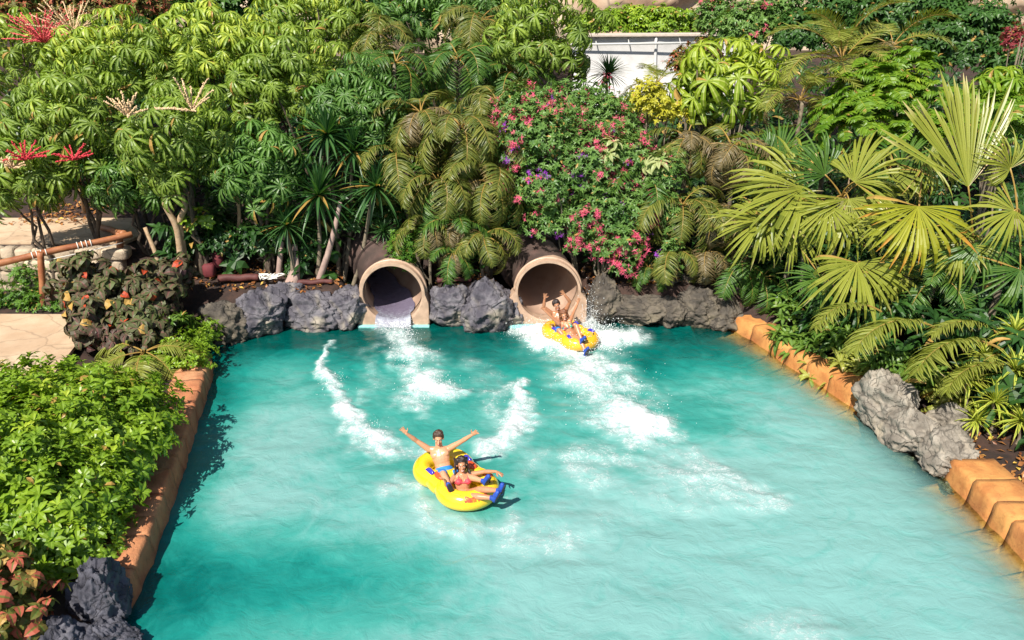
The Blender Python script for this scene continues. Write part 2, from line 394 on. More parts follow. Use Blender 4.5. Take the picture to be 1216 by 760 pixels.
M['rock'] = stone_mat('dark_rock', (.055, .05, .065), (.15, .14, .155), (.38, .33, .25), 2.2, 1., wet=.02, c3amt=.75, fine=22)
M['rock_tan'] = stone_mat('brown_rock', (.05, .042, .034), (.12, .10, .075), (.24, .2, .13), 2.2, 1., wet=.02, fine=22)
M['rock_pale'] = stone_mat('pale_rock', (.15, .13, .105), (.31, .275, .225), (.42, .34, .23), 2.4, 1., wet=.0, fine=24)
M['rock_blue'] = stone_mat('blue_black_rock', (.035, .035, .048), (.10, .10, .125), (.2, .19, .19), 2.6, 1., fine=22)
M['edge'] = stone_mat('terracotta_stone', (.38, .13, .055), (.5, .21, .09), (.58, .33, .17), 2., .6, fine=26, wet=-.02, ckamt=.18, crk=1.6)
M['edge_r'] = stone_mat('orange_stone', (.38, .14, .035), (.54, .25, .07), (.27, .09, .03), 2., .5, fine=26, ckamt=.18, crk=1.6)
M['cliff'] = stone_mat('cliff_rock', (.33, .24, .16), (.5, .4, .29), (.36, .18, .1), .35, 1., fine=2.5)
M['pave'] = stone_mat('paving', (.46, .32, .2), (.56, .42, .28), (.36, .23, .14), 1.2, .3, fine=60, ckamt=.35)
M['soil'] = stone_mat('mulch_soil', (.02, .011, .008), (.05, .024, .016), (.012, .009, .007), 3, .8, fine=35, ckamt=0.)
M['tan_wall'] = stone_mat('tan_wall_stone', (.36, .28, .2), (.52, .42, .3), (.25, .2, .14), 2, .8, fine=20)
M['fib_out'] = stone_mat('weathered_slide_shell', (.05, .035, .03), (.11, .07, .06), (.12, .045, .035), 1.6, .15, rough=.55, fine=30, ckamt=0.)
M['fib_in'] = stone_mat('slide_lining', (.38, .25, .18), (.46, .32, .24), (.3, .17, .12), 1.4, .08, rough=.3, fine=40, ckamt=0.)
M['flange'] = plain('beige_fibreglass', (.44, .30, .21), .4, .16, 5, .05, coat=.2)
M['white_wall'] = plain('white_gelcoat', (.47, .46, .45), .45, .06, 3, .05)
M['beige_ledge'] = plain('beige_ledge', (.5, .42, .35), .6, .1)
M['pipe'] = plain('grey_pipe', (.45, .45, .43), .4, .05)

# ------------------------------------------------------------------ terrain
POOL = np.array([(-3.9, 1.5), (-5.27, 9.73), (-6.58, 16.45), (-7.0, 18.5), (-5.5, 19.5), (-3.9, 19.8), (5.3, 19.8), (5.75, 19.2), (7.1, 15.1), (7.62, 12.6), (7.7, 10.5), (8.1, 1.5)])
TUBES = [(-2.98, 19.95, np.array([(0, 0, .86), (-.12, .7, .98), (-.5, 1.5, 1.17), (-1.1, 2.4, 1.32), (-2.1, 3.3, 1.45), (-3.4, 4.2, 1.5)])),
         (.9, 20.0, np.array([(0, 0, .9), (-.12, .7, 1.02), (-.5, 1.6, 1.2), (-1.1, 2.5, 1.35), (-2.1, 3.4, 1.45), (-3.4, 4.3, 1.5)]))]
def sdist(x, y):
    d = np.full(np.shape(x), 1e9); ins = np.zeros(np.shape(x), bool)
    for k in range(len(POOL)):
        a = POOL[k]; b = POOL[(k+1) % len(POOL)]; e = b-a
        t = np.clip(((x-a[0])*e[0]+(y-a[1])*e[1])/(e@e), 0, 1)
        d = np.minimum(d, np.hypot(x-a[0]-t*e[0], y-a[1]-t*e[1]))
        c = ((a[1] > y) != (b[1] > y)) & (x < (b[0]-a[0])*(y-a[1])/(b[1]-a[1]+1e-12)+a[0]); ins ^= c
    return np.where(ins, -d, d)
def H(x, y):
    x = np.asarray(x, float); y = np.asarray(y, float); d = sdist(x, y)
    back = .9+.13*np.clip(y-20.3, 0, 26)
    side = np.where(x < 0, .28, .24+.16*np.clip(d-.7, 0, 12))
    wb = sstep(18.6, 20.4, y)
    z = side*(1-wb)+back*wb
    wl = sstep(-9.3, -10.6, x)
    hl = .46+1.12*sstep(21.25, 21.5, y)+.2*np.clip(y-24, 0, 20)
    z = z*(1-wl)+hl*wl
    for x0, y0, pth in TUBES:                                   # trench each slide tube lies in
        cx = np.interp(y-y0, pth[:, 1], pth[:, 0])+x0; cz = np.interp(y-y0, pth[:, 1], pth[:, 2])
        k = sstep(1.35, .95, np.abs(x-cx))*(y > 19.3)*(y < y0+pth[-1, 1]+.6); z = np.where(k > 0, z*(1-k)+np.minimum(z, cz-.95)*k, z)
    z = z+.05*fbm(np.stack([x*.8, y*.8, x*0], -1), 3, 5)*(sstep(.5, 1.5, d))*(1-wl)
    z = z*(sstep(.05, .3, d))+(-1.6)*(1-sstep(.05, .3, d))
    return z
def hz(x, y): return float(H(np.array([x]), np.array([y]))[0])
def grid(xs, ys, zf, name, mat):
    X, Y = np.meshgrid(xs, ys); Z = zf(X, Y); n = len(xs); m = len(ys)
    i = np.arange(m-1)[:, None]*n; j = np.arange(n-1)[None]
    Q = np.stack([i+j, i+j+1, i+n+j+1, i+n+j], -1).reshape(-1, 4)
    a = Acc(); a.add(np.stack([X, Y, Z], -1).reshape(-1, 3), Q); return a.mesh(name, mat)
far = np.array([40, 60, 100, 180, 350, 700.])
xs = np.concatenate([-far[::-1], np.linspace(-30, 30, 301), far]); ys = np.concatenate([[-600, -200, -60, -20, -8], np.linspace(0, 46, 231), [50, 60, 90, 160, 320, 700]])
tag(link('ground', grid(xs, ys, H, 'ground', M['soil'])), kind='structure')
def strip_sheet(name, poly, z, mat, kind='structure', dz=.02):
    """flat paving sheet with a slight edge thickness"""
    a = Acc(); P = np.array([(p[0], p[1]) for p in poly]); n = len(P)
    top = np.c_[P, np.full(n, z)]; bot = np.c_[P, np.full(n, z-.08)]
    c = top.mean(0); V = np.concatenate([top, bot, [c]])
    T = [(k, (k+1) % n, 2*n) for k in range(n)]; Q = [(k, k+n, (k+1) % n+n, (k+1) % n) for k in range(n)]
    a.add(V, Q, T); return tag(link(name, a.mesh(name, mat, False)), kind=kind)
strip_sheet('path', [(-22, 14.0), (-9.2, 14.2), (-9.55, 16), (-9.9, 18), (-10.4, 19.2), (-22, 19.4)], .52, M['pave'])
strip_sheet('terrace', [(-24, 21.6), (-10.4, 21.6), (-10.2, 22.4), (-11.2, 24.2), (-24, 24.6)], 1.62, M['pave'])

# cliff and far hill
def cliff_z():
    a = Acc(); nx, nz = 260, 70
    u = np.linspace(-60, 60, nx); v = np.linspace(0, 1, nz); U, Vv = np.meshgrid(u, v)
    z = 2+Vv*22; p = np.stack([U*.18, z*.25, U*0], -1)
    y = 50+Vv*7+3.5*fbm(p, 5, 3)+1.2*np.abs(fbm(p*3.1, 4, 9))+3*np.sin(U*.09)
    i = np.arange(nz-1)[:, None]*nx; j = np.arange(nx-1)[None]
    Q = np.stack([i+j, i+j+1, i+nx+j+1, i+nx+j], -1).reshape(-1, 4)
    V = np.stack([U, y, z], -1).reshape(-1, 3)
    top = V[(nz-1)*nx:]; a.add(V, Q)
    t2 = top.copy(); t2[:, 1] += 160; t2[:, 2] += 10
    jj = np.arange(nx-1); a.add(np.concatenate([top, t2]), np.stack([jj, jj+1, jj+1+nx, jj+nx], -1))
    return a.mesh('cliff', M['cliff'])
tag(link('cliff', cliff_z()), kind='structure')

# ------------------------------------------------------------------ rocks
def rock(name, c, s, seed, mat, label, group=None, yaw=0., cuts=16, rough=.12, parent=None):
    V, Q, T = sphere_grid(120, 76); r = np.random.default_rng(seed)
    P = V.copy()
    for k in range(cuts):
        n = r.normal(size=3); n /= np.linalg.norm(n); d = r.uniform(.62, .92)
        ex = P@n-d; P = P-np.clip(ex, 0, None)[:, None]*n*.92
    q = V*1.6+seed*3.7
    ridg = 1-np.abs(fbm(q*1.6, 5, seed))*3
    P = P*(1.08+rough*2*fbm(q, 5, seed+3)[:, None]+.16*(ridg[:, None]-.6)-.10*np.clip(fbm(V*4+seed, 3, 8), 0, 1)[:, None]+.05*(np.abs(vnoise(V*9+seed, 4))-.4)[:, None]+.03*vnoise(V*22+seed, 5)[:, None])
    P = P*np.asarray(s, float)
    a = Acc(); a.add(P@Rz(yaw).T, Q, T)
    return tag(link(name, a.mesh(name, mat, True), c), label, 'rock', group)
#@@ROCKS
gb = 'boulders of the pool back wall'
rock('boulder', (-7.0, 18.95, .28), (.62, .5, .68), 1, M['rock_tan'], 'dark brown boulder at the far left corner of the pool, beside the fallen leaves', gb)
rock('boulder', (-6.15, 19.35, .4), (.72, .55, .72), 2, M['rock'], 'big two-toned boulder below the short red log, back left of the pool', gb, .3)
rock('boulder', (-5.05, 19.75, .32), (.72, .5, .62), 3, M['rock'], 'long low boulder midway between the left corner boulder and the left slide', gb, -.2)
rock('boulder', (-4.15, 19.85, .38), (.55, .5, .68), 4, M['rock'], 'upright purple-grey boulder touching the left side of the left slide mouth', gb, .5)
rock('boulder', (-5.75, 20.1, .5), (.7, .4, .5), 21, M['rock'], 'dark boulder set back in the gap under the red log', gb)
rock('boulder', (-1.55, 19.95, .38), (.7, .55, .66), 5, M['rock'], 'dark pitted boulder touching the right side of the left slide mouth', gb, .2)
rock('boulder', (-.62, 19.75, .52), (.68, .6, .78), 6, M['rock'], 'largest rounded boulder with a tan face between the two slides', gb, 1.2)
rock('boulder', (-.1, 20.0, .25), (.4, .5, .55), 22, M['rock'], 'small dark boulder touching the left side of the right slide mouth', gb)
rock('boulder', (2.35, 20.1, .42), (.5, .5, .74), 7, M['rock_tan'], 'tall upright grey boulder just right of the right slide mouth', gb, .4)
rock('boulder', (3.25, 20.0, .3), (.8, .5, .46), 8, M['rock_tan'], 'long pale-streaked boulder right of the tall upright one', gb, -.1)
rock('boulder', (4.05, 19.95, .2), (.5, .5, .48), 9, M['rock_tan'], 'squat brown boulder under the hanging flower vine', gb, 2.)
rock('boulder', (4.75, 19.9, .3), (.52, .6, .6), 10, M['rock_tan'], 'wedge-shaped slanting boulder right of the hanging flower vine', gb, .8)
rock('boulder', (5.4, 19.75, .2), (.5, .5, .55), 11, M['rock_tan'], 'low brown boulder against the far end of the right pool edge', gb, 1.)
rock('boulder', (4.4, 20.7, .72), (.9, .5, .42), 23, M['rock_tan'], 'dark boulder of the upper row behind the wedge-shaped one', gb)
rock('boulder', (5.6, 20.5, .7), (.7, .5, .5), 24, M['rock_tan'], 'dark boulder in the upper row at the far right corner of the pool', gb)
gr = 'boulders breaking the right pool edge'
rock('boulder', (7.35, 14.75, .3), (.55, .75, .82), 12, M['rock_pale'], 'tall pale grey pointed boulder where the right edge breaks off', gr, .2, cuts=20)
rock('boulder', (7.55, 13.9, .1), (.58, .8, .62), 13, M['rock_pale'], 'middle pale boulder sloping into the water at the right edge', gr, .1, cuts=20)
rock('boulder', (7.85, 13.15, .12), (.5, .6, .56), 14, M['rock_pale'], 'pale boulder against the near block of the right edge', gr, -.4, cuts=20)
rock('boulder', (8.35, 13.95, .35), (.5, .45, .42), 15, M['rock_pale'], 'small grey boulder set back under the striped plants', gr)
rock('boulder', (7.72, 12.55, -.17), (.3, .3, .24), 16, M['rock_pale'], 'small half-sunk rock in the water beside the near orange edge', gr)
gl = 'dark boulders at the near left corner'
rock('boulder', (-5.55, 9.15, .2), (.42, .5, .62), 17, M['rock_blue'], 'blue-black upright boulder at the end of the left pool edge', gl, .3)
rock('boulder', (-5.2, 8.55, .02), (.42, .42, .45), 18, M['rock_blue'], 'blue-black low boulder nearest the water at bottom left', gl, 1.3)
rock('boulder', (-5.75, 8.4, .1), (.45, .5, .5), 25, M['rock_blue'], 'blue-black boulder behind the low one at bottom left, under red-edged leaves', gl, .3)

# ------------------------------------------------------------------ pool edges, built of rough blocks
def edging(name, P, side, width, top, mat, label, block=.62, skirt=.45, seed=1):
    """P polyline along the water, side = +1 when land is to the right of travel; rough stone blocks"""
    r = np.random.default_rng(seed); P = np.array(P, float); seg = np.diff(P, axis=0); L = np.r_[0, np.cumsum(np.hypot(*seg.T))]
    def at(s):
        return np.array([np.interp(s, L, P[:, 0]), np.interp(s, L, P[:, 1])])
    root = empty(name, (*P[0], 0), label, 'pool edge', 'stone pool edges'); o0 = np.array([*P[0], 0])
    s = 0
    while s < L[-1]-.15:
        l = min(block*r.uniform(.75, 1.25), L[-1]-s); n = max(3, int(l/.09)); a = Acc()
        ss = np.linspace(s+.003, s+l-.003, n)
        zt = top+r.normal(0, .018); rows = []
        for q in ss:
            p = at(q); t = at(min(q+.05, L[-1]))-at(max(q-.05, 0)); t /= np.linalg.norm(t); nr = np.array([t[1], -t[0]])*side
            e = min(q-s, s+l-q); b = .010*math.exp(-e/.015)
            prof = [(-skirt-.55, -1.3), (-.85, -.42), (-.70, -.26), (-.14, -.18), (-.06, -.08), (-.05+b, .0), (-.02+b, top*.45), (.0+b, zt-.05), (.045+b, zt-b), (width*.33, zt-b+.006), (width*.66, zt-b), (width-.03, zt-b), (width, zt-.06), (width, -.1)]
            rows.append([(*(p+nr*w_), z_) for w_, z_ in prof])
        V = np.array(rows); m = V.shape[1]; nz = fbm(V*3.2, 4, seed)[..., None]; V = V+nz*np.array([.035, .035, .022])+.012*vnoise(V*14, 3)[..., None]
        V = V.reshape(-1, 3)-o0
        i = np.arange(n-1)[:, None]*m; j = np.arange(m-1)[None]
        Q = np.stack([i+j, i+m+j, i+m+j+1, i+j+1], -1).reshape(-1, 4)
        if side < 0: Q = Q[:, ::-1]
        cc = V.reshape(n, m, 3)[[0, -1]][:, [7, 10, -1, 4]].mean(1); cc[:, 2] = -.02; V = np.concatenate([V, cc]); e0 = n*m
        T = [(e0, (k+1) % m, k) for k in range(m)]+[(e0+1, (n-1)*m+k, (n-1)*m+(k+1) % m) for k in range(m)]
        a.add(V, Q, T); link('stone_block', a.mesh('stone_block', mat, True), parent=root)
        s += l
    return root
edging('stone_edging', [(-5.28, 9.35), (-5.6, 11.4), (-6.0, 13.6), (-6.58, 16.5), (-6.8, 17.3)], -1, .66, .38, M['edge'], 'reddish stone pool edge along the left side beside the big green bush', seed=3)
edging('stone_edging', [(5.55, 19.55), (5.9, 18.6), (6.4, 17.1), (7.0, 15.35), (7.1, 15.05)], -1, .62, .36, M['edge_r'], 'far orange stone pool edge on the right, between the wall rocks and the pale boulders', seed=4)
edging('stone_edging', [(7.62, 12.7), (7.66, 11.4), (7.74, 9.6), (8.0, 6)], -1, .8, .4, M['edge_r'], 'near orange stone pool edge at the right, in front of the striped plants', seed=5)

# ------------------------------------------------------------------ water
def polyd(X, Y, P):
    d = np.full(X.shape, 1e9); r = np.zeros(X.shape); P = np.array(P, float)
    for k in range(len(P)-1):
        a, b = P[k, :2], P[k+1, :2]; e = b-a; t = np.clip(((X-a[0])*e[0]+(Y-a[1])*e[1])/(e@e+1e-9), 0, 1)
        dd = np.hypot(X-a[0]-t*e[0], Y-a[1]-t*e[1]); rr = P[k, 2]*(1-t)+P[k+1, 2]*t
        v = dd/rr; m = v < d; d = np.where(m, v, d)
    return d
def wl(pts):           # surveyed foam line: photo point + half-width in metres
    return [(*W(a, b)[:2], r) for a, b, r in pts]
def blob(X, Y, px, py, rx, ry):
    c = W(px, py); return np.exp(-((X-c[0])/rx)**2-((Y-c[1])/ry)**2)
FOAM = [([(466, 386, .42), (480, 408, .46), (492, 436, .55)], .95), ([(488, 436, .5), (512, 462, .62), (532, 470, .35)], 1.15),
        ([(402, 402, .08), (386, 416, .11), (377, 432, .16), (384, 448, .18), (404, 470, .2), (428, 500, .27), (446, 520, .34), (470, 540, .3)], .9),
        ([(436, 468, .3), (470, 478, .4), (492, 490, .3)], .62), ([(446, 522, .4), (490, 540, .4)], .7),
        ([(622, 452, .12), (628, 476, .22), (612, 506, .3), (588, 524, .3), (566, 536, .25)], .85),
        ([(470, 572, .25), (494, 590, .3), (520, 612, .3), (556, 628, .26), (596, 622, .3), (612, 592, .25)], .6), ([(452, 585, .3), (470, 590, .3)], .62),
        ([(622, 390, .3), (640, 396, .5), (668, 402, .9), (700, 404, .8), (742, 400, .45)], 1.35), ([(690, 372, .3), (700, 390, .4), (716, 402, .3)], .9),
        ([(664, 400, .6), (688, 428, .6), (712, 455, .68), (738, 485, .75), (764, 515, .6)], 1.25), ([(730, 480, .7), (785, 525, .6), (850, 565, .5), (905, 590, .4)], .46), ([(470, 395, .2), (440, 415, .25), (436, 450, .3), (470, 478, .3)], .45), ([(540, 470, .3), (600, 470, .3), (622, 455, .2)], .42), ([(690, 560, .6), (760, 590, .6), (830, 600, .5)], .45), ([(560, 430, .5), (600, 500, .5), (640, 560, .5)], .36),
        ([(640, 545, .5), (700, 540, .5), (800, 570, .7), (880, 595, .6), (930, 600, .4)], .42), ([(600, 640, .6), (690, 645, .6)], .38),
        ([(640, 600, .8), (760, 600, .8)], .34), ([(900, 742, .4), (980, 752, .5)], .4), ([(740, 520, .5), (700, 580, .6)], .4)]
def make_water():
    ds = .04; xs = np.arange(-7.6, 9.0, ds); ys = np.concatenate([np.arange(1.6, 8, .12), np.arange(8, 20.6, ds)])
    X, Y = np.meshgrid(xs, ys); p = np.stack([X, Y, X*0], -1)
    fo = np.zeros(X.shape)
    wx = X+.36*fbm(p*1.5, 4, 40)+.09*vnoise(p*6, 43); wy = Y+.36*fbm(p*1.5+9, 4, 41)+.09*vnoise(p*6, 44)
    for P, a in FOAM:
        d = polyd(wx, wy, wl(P)); fo = np.maximum(fo, a*np.exp(-d*d*.85))
    fo = fo*np.clip(.86+.9*fbm(p*1.5+3, 4, 45)+.35*fbm(np.stack([X*5, Y*2.2, X*0], -1), 3, 46), .2, 1.3)
    # turbidity with shade painted in: 0 dark teal, 1 milky aerated
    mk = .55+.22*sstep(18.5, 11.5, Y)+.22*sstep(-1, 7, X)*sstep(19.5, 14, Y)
    mk -= .46*sstep(16.4, 19.4, Y)  # back strip: deeper water, plus tree shade and reflection painted into the colour
    mk -= .26*np.exp(-((sdist(X, Y))/.9)**2)*(X < 4)  # rim darkened in colour the same way
    for (a, b, rx, ry, k) in [(330, 500, 1.3, 1.4, .32), (300, 600, 1.0, 1.0, .2), (240, 690, 1.5, 1.2, -.34), (400, 700, 1.7, 1.1, -.22), (300, 580, .8, 2., .1),  # the front-left dark blobs paint a cast shadow onto the water
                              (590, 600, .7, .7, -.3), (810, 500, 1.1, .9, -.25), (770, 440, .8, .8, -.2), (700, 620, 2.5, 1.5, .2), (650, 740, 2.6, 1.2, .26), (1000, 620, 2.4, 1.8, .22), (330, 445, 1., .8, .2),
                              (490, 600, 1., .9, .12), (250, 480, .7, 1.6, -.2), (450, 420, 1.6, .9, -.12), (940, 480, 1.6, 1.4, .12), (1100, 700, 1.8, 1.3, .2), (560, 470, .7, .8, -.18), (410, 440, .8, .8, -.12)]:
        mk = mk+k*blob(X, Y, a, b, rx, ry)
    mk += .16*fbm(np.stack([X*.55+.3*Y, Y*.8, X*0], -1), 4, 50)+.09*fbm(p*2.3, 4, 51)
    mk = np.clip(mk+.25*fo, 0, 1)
    d = sdist(X, Y); dr = np.where(X > 4.5, -d, 9)
    clear = .95*np.exp(-(np.clip(dr, 0, 9)/.62)**1.5)+.22*np.exp(-np.clip(-d, 0, 9)/.25)
    w1 = fbm(np.stack([X*.9, Y*1.5, X*0], -1), 3, 60)*.04+fbm(np.stack([X*2.4+Y*.6, Y*3.4, X*0], -1), 3, 61)*.015+fbm(p*6.5, 3, 62)*.007
    amp = 1+1.4*np.clip(fo, 0, 1)
    Z = w1*amp+np.clip(fo-.25, 0, 1)*(.05+.09*(fbm(p*4, 4, 63)+.35)+.03*vnoise(p*14, 64))
    Z = Z+.05*(polyd(X, Y, wl([(660, 410, .5), (760, 520, .8)])) < 1.6)*0
    n = len(xs); m = len(ys); i = np.arange(m-1)[:, None]*n; j = np.arange(n-1)[None]
    Q = np.stack([i+j, i+j+1, i+n+j+1, i+n+j], -1).reshape(-1, 4)
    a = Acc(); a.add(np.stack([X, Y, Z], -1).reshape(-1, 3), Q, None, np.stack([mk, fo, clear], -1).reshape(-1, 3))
    m_, nt, b = newmat('pool_water')
    at = nt.nodes.new('ShaderNodeAttribute'); at.attribute_name = 'lf'; sp = nt.nodes.new('ShaderNodeSeparateColor'); nt.links.new(at.outputs['Color'], sp.inputs[0])
    milk_shadeS, foS, clS = sp.outputs
    cr = nt.nodes.new('ShaderNodeValToRGB'); nt.links.new(mth(nt, 'ADD', milk_shadeS, mth(nt, 'MULTIPLY', mth(nt, 'SUBTRACT', noise(nt, 1.1, 9, .68, dist=2.2), .5), .5), clamp=True), cr.inputs[0]); e = cr.color_ramp.elements
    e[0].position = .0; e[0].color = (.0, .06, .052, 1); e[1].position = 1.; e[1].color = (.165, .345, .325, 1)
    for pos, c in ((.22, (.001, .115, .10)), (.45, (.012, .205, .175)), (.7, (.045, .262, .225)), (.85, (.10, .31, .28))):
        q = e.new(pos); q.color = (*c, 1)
    n1 = noise(nt, 4.5, 10, .78, dist=1.6); n2 = noise(nt, 17, 6, .75, dist=1.)
    rg_ = mth(nt, 'SUBTRACT', 1., mth(nt, 'MULTIPLY', mth(nt, 'ABSOLUTE', mth(nt, 'SUBTRACT', noise(nt, 2.6, 7, .62, dist=2.6), .5)), 11.), clamp=True)
    foS2 = mth(nt, 'ADD', foS, mth(nt, 'MULTIPLY', mth(nt, 'MULTIPLY', rg_, ramp(nt, foS, .12, .5)), .38))
    th = mth(nt, 'ADD', foS2, mth(nt, 'MULTIPLY', mth(nt, 'ADD', mth(nt, 'SUBTRACT', n1, .5), mth(nt, 'MULTIPLY', mth(nt, 'SUBTRACT', n2, .5), .8)), 2.3))
    fl_ = mth(nt, 'MULTIPLY', ramp(nt, noise(nt, 7.5, 6, .7, dist=1.), .69, .76), ramp(nt, noise(nt, .9, 3), .5, .62))
    ff = mth(nt, 'MAXIMUM', mth(nt, 'MULTIPLY', ramp(nt, th, .42, 1.6), ramp(nt, foS, .06, .25)), mth(nt, 'MULTIPLY', fl_, .55))
    # fine bubbles veil
    veil = mth(nt, 'MULTIPLY', ramp(nt, foS, .08, .8), .55)
    col = mixc(nt, veil, cr.outputs[0], (.40, .54, .53)); col = mixc(nt, ff, col, (.64, .67, .67))
    nt.links.new(col, b.inputs['Base Color']); b.inputs['IOR'].default_value = 1.33
    nt.links.new(mixc(nt, ff, (.07,)*3, (.7,)*3), b.inputs['Roughness'])
    bp = nd(nt, 'Bump', Strength=.5, Distance=.04); tc = nt.nodes.new('ShaderNodeTexCoord'); mp = nt.nodes.new('ShaderNodeMapping'); mp.inputs['Scale'].default_value = (.95, 1.15, 1); mp.inputs['Rotation'].default_value = (0, 0, .35)
    nt.links.new(tc.outputs['Object'], mp.inputs[0]); h = mth(nt, 'ADD', mth(nt, 'ADD', noise(nt, 2.6, 7, .55, mp.outputs[0], 1.8), mth(nt, 'MULTIPLY', noise(nt, 15, 4, .6, mp.outputs[0], 1.), .18)), mth(nt, 'MULTIPLY', ff, .5)); nt.links.new(h, bp.inputs['Height']); nt.links.new(bp.outputs[0], b.inputs['Normal'])
    tr = nt.nodes.new('ShaderNodeBsdfTransparent'); tr.inputs[0].default_value = (.80, .93, .80, 1)
    gl = nt.nodes.new('ShaderNodeBsdfGlossy'); gl.inputs['Roughness'].default_value = .06; nt.links.new(bp.outputs[0], gl.inputs['Normal'])
    fr = nd(nt, 'Fresnel', IOR=1.33); nt.links.new(bp.outputs[0], fr.inputs['Normal'])
    m1 = nt.nodes.new('ShaderNodeMixShader'); nt.links.new(fr.outputs[0], m1.inputs[0]); nt.links.new(tr.outputs[0], m1.inputs[1]); nt.links.new(gl.outputs[0], m1.inputs[2])
    m2 = nt.nodes.new('ShaderNodeMixShader'); nt.links.new(mth(nt, 'MULTIPLY', clS, mth(nt, 'SUBTRACT', 1., ff), clamp=True), m2.inputs[0]); nt.links.new(b.outputs[0], m2.inputs[1]); nt.links.new(m1.outputs[0], m2.inputs[2])
    nt.links.new(m2.outputs[0], nt.nodes['Material Output'].inputs[0])
    return a.mesh('water', m_)
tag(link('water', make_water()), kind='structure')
M['foam'] = plain('white_water', (.72, .75, .75), .5, .03)
def droplets():
    a = Acc(); V, Q, T = sphere_grid(6, 5); P = []; S = []
    def burst(px, py, z0, n, sx, sy, sz, r0=.012):
        c = W(px, py)
        for _ in range(n):
            P.append((c[0]+rng.normal(0, sx), c[1]+rng.normal(0, sy), z0+abs(rng.normal(0, sz)))); S.append(r0*.42*rng.lognormal(0, .35))
    burst(700, 392, .05, 900, .13, .3, .38); burst(706, 396, .02, 700, .35, .35, .15, .014); burst(640, 398, .02, 900, .35, .2, .13, .014)
    burst(690, 412, .02, 1500, .45, .3, .16, .016); burst(655, 400, .02, 900, .3, .25, .16, .014); burst(735, 400, .02, 300, .3, .3, .08); burst(720, 460, .03, 300, .5, .6, .04, .012)
    burst(750, 495, .03, 150, .5, .5, .04, .012); burst(512, 462, .03, 400, .3, .3, .05); burst(395, 455, .02, 80, .2, .3, .03); burst(440, 510, .02, 90, .2, .3, .03)
    burst(474, 390, .03, 500, .2, .12, .08, .012); burst(480, 400, .02, 300, .2, .3, .05, .012)
    burst(620, 490, .02, 70, .2, .4, .03); burst(490, 425, .02, 200, .2, .4, .04)
    for p, s in zip(P, S): a.add(V*s*np.array([1, 1, 1.2])+p, Q, T)
    return a.mesh('splash_droplets', M['foam'])
tag(link('splash_droplets', droplets()), 'white spray thrown up around the rafts and slide outflow', 'splash', kind='stuff')

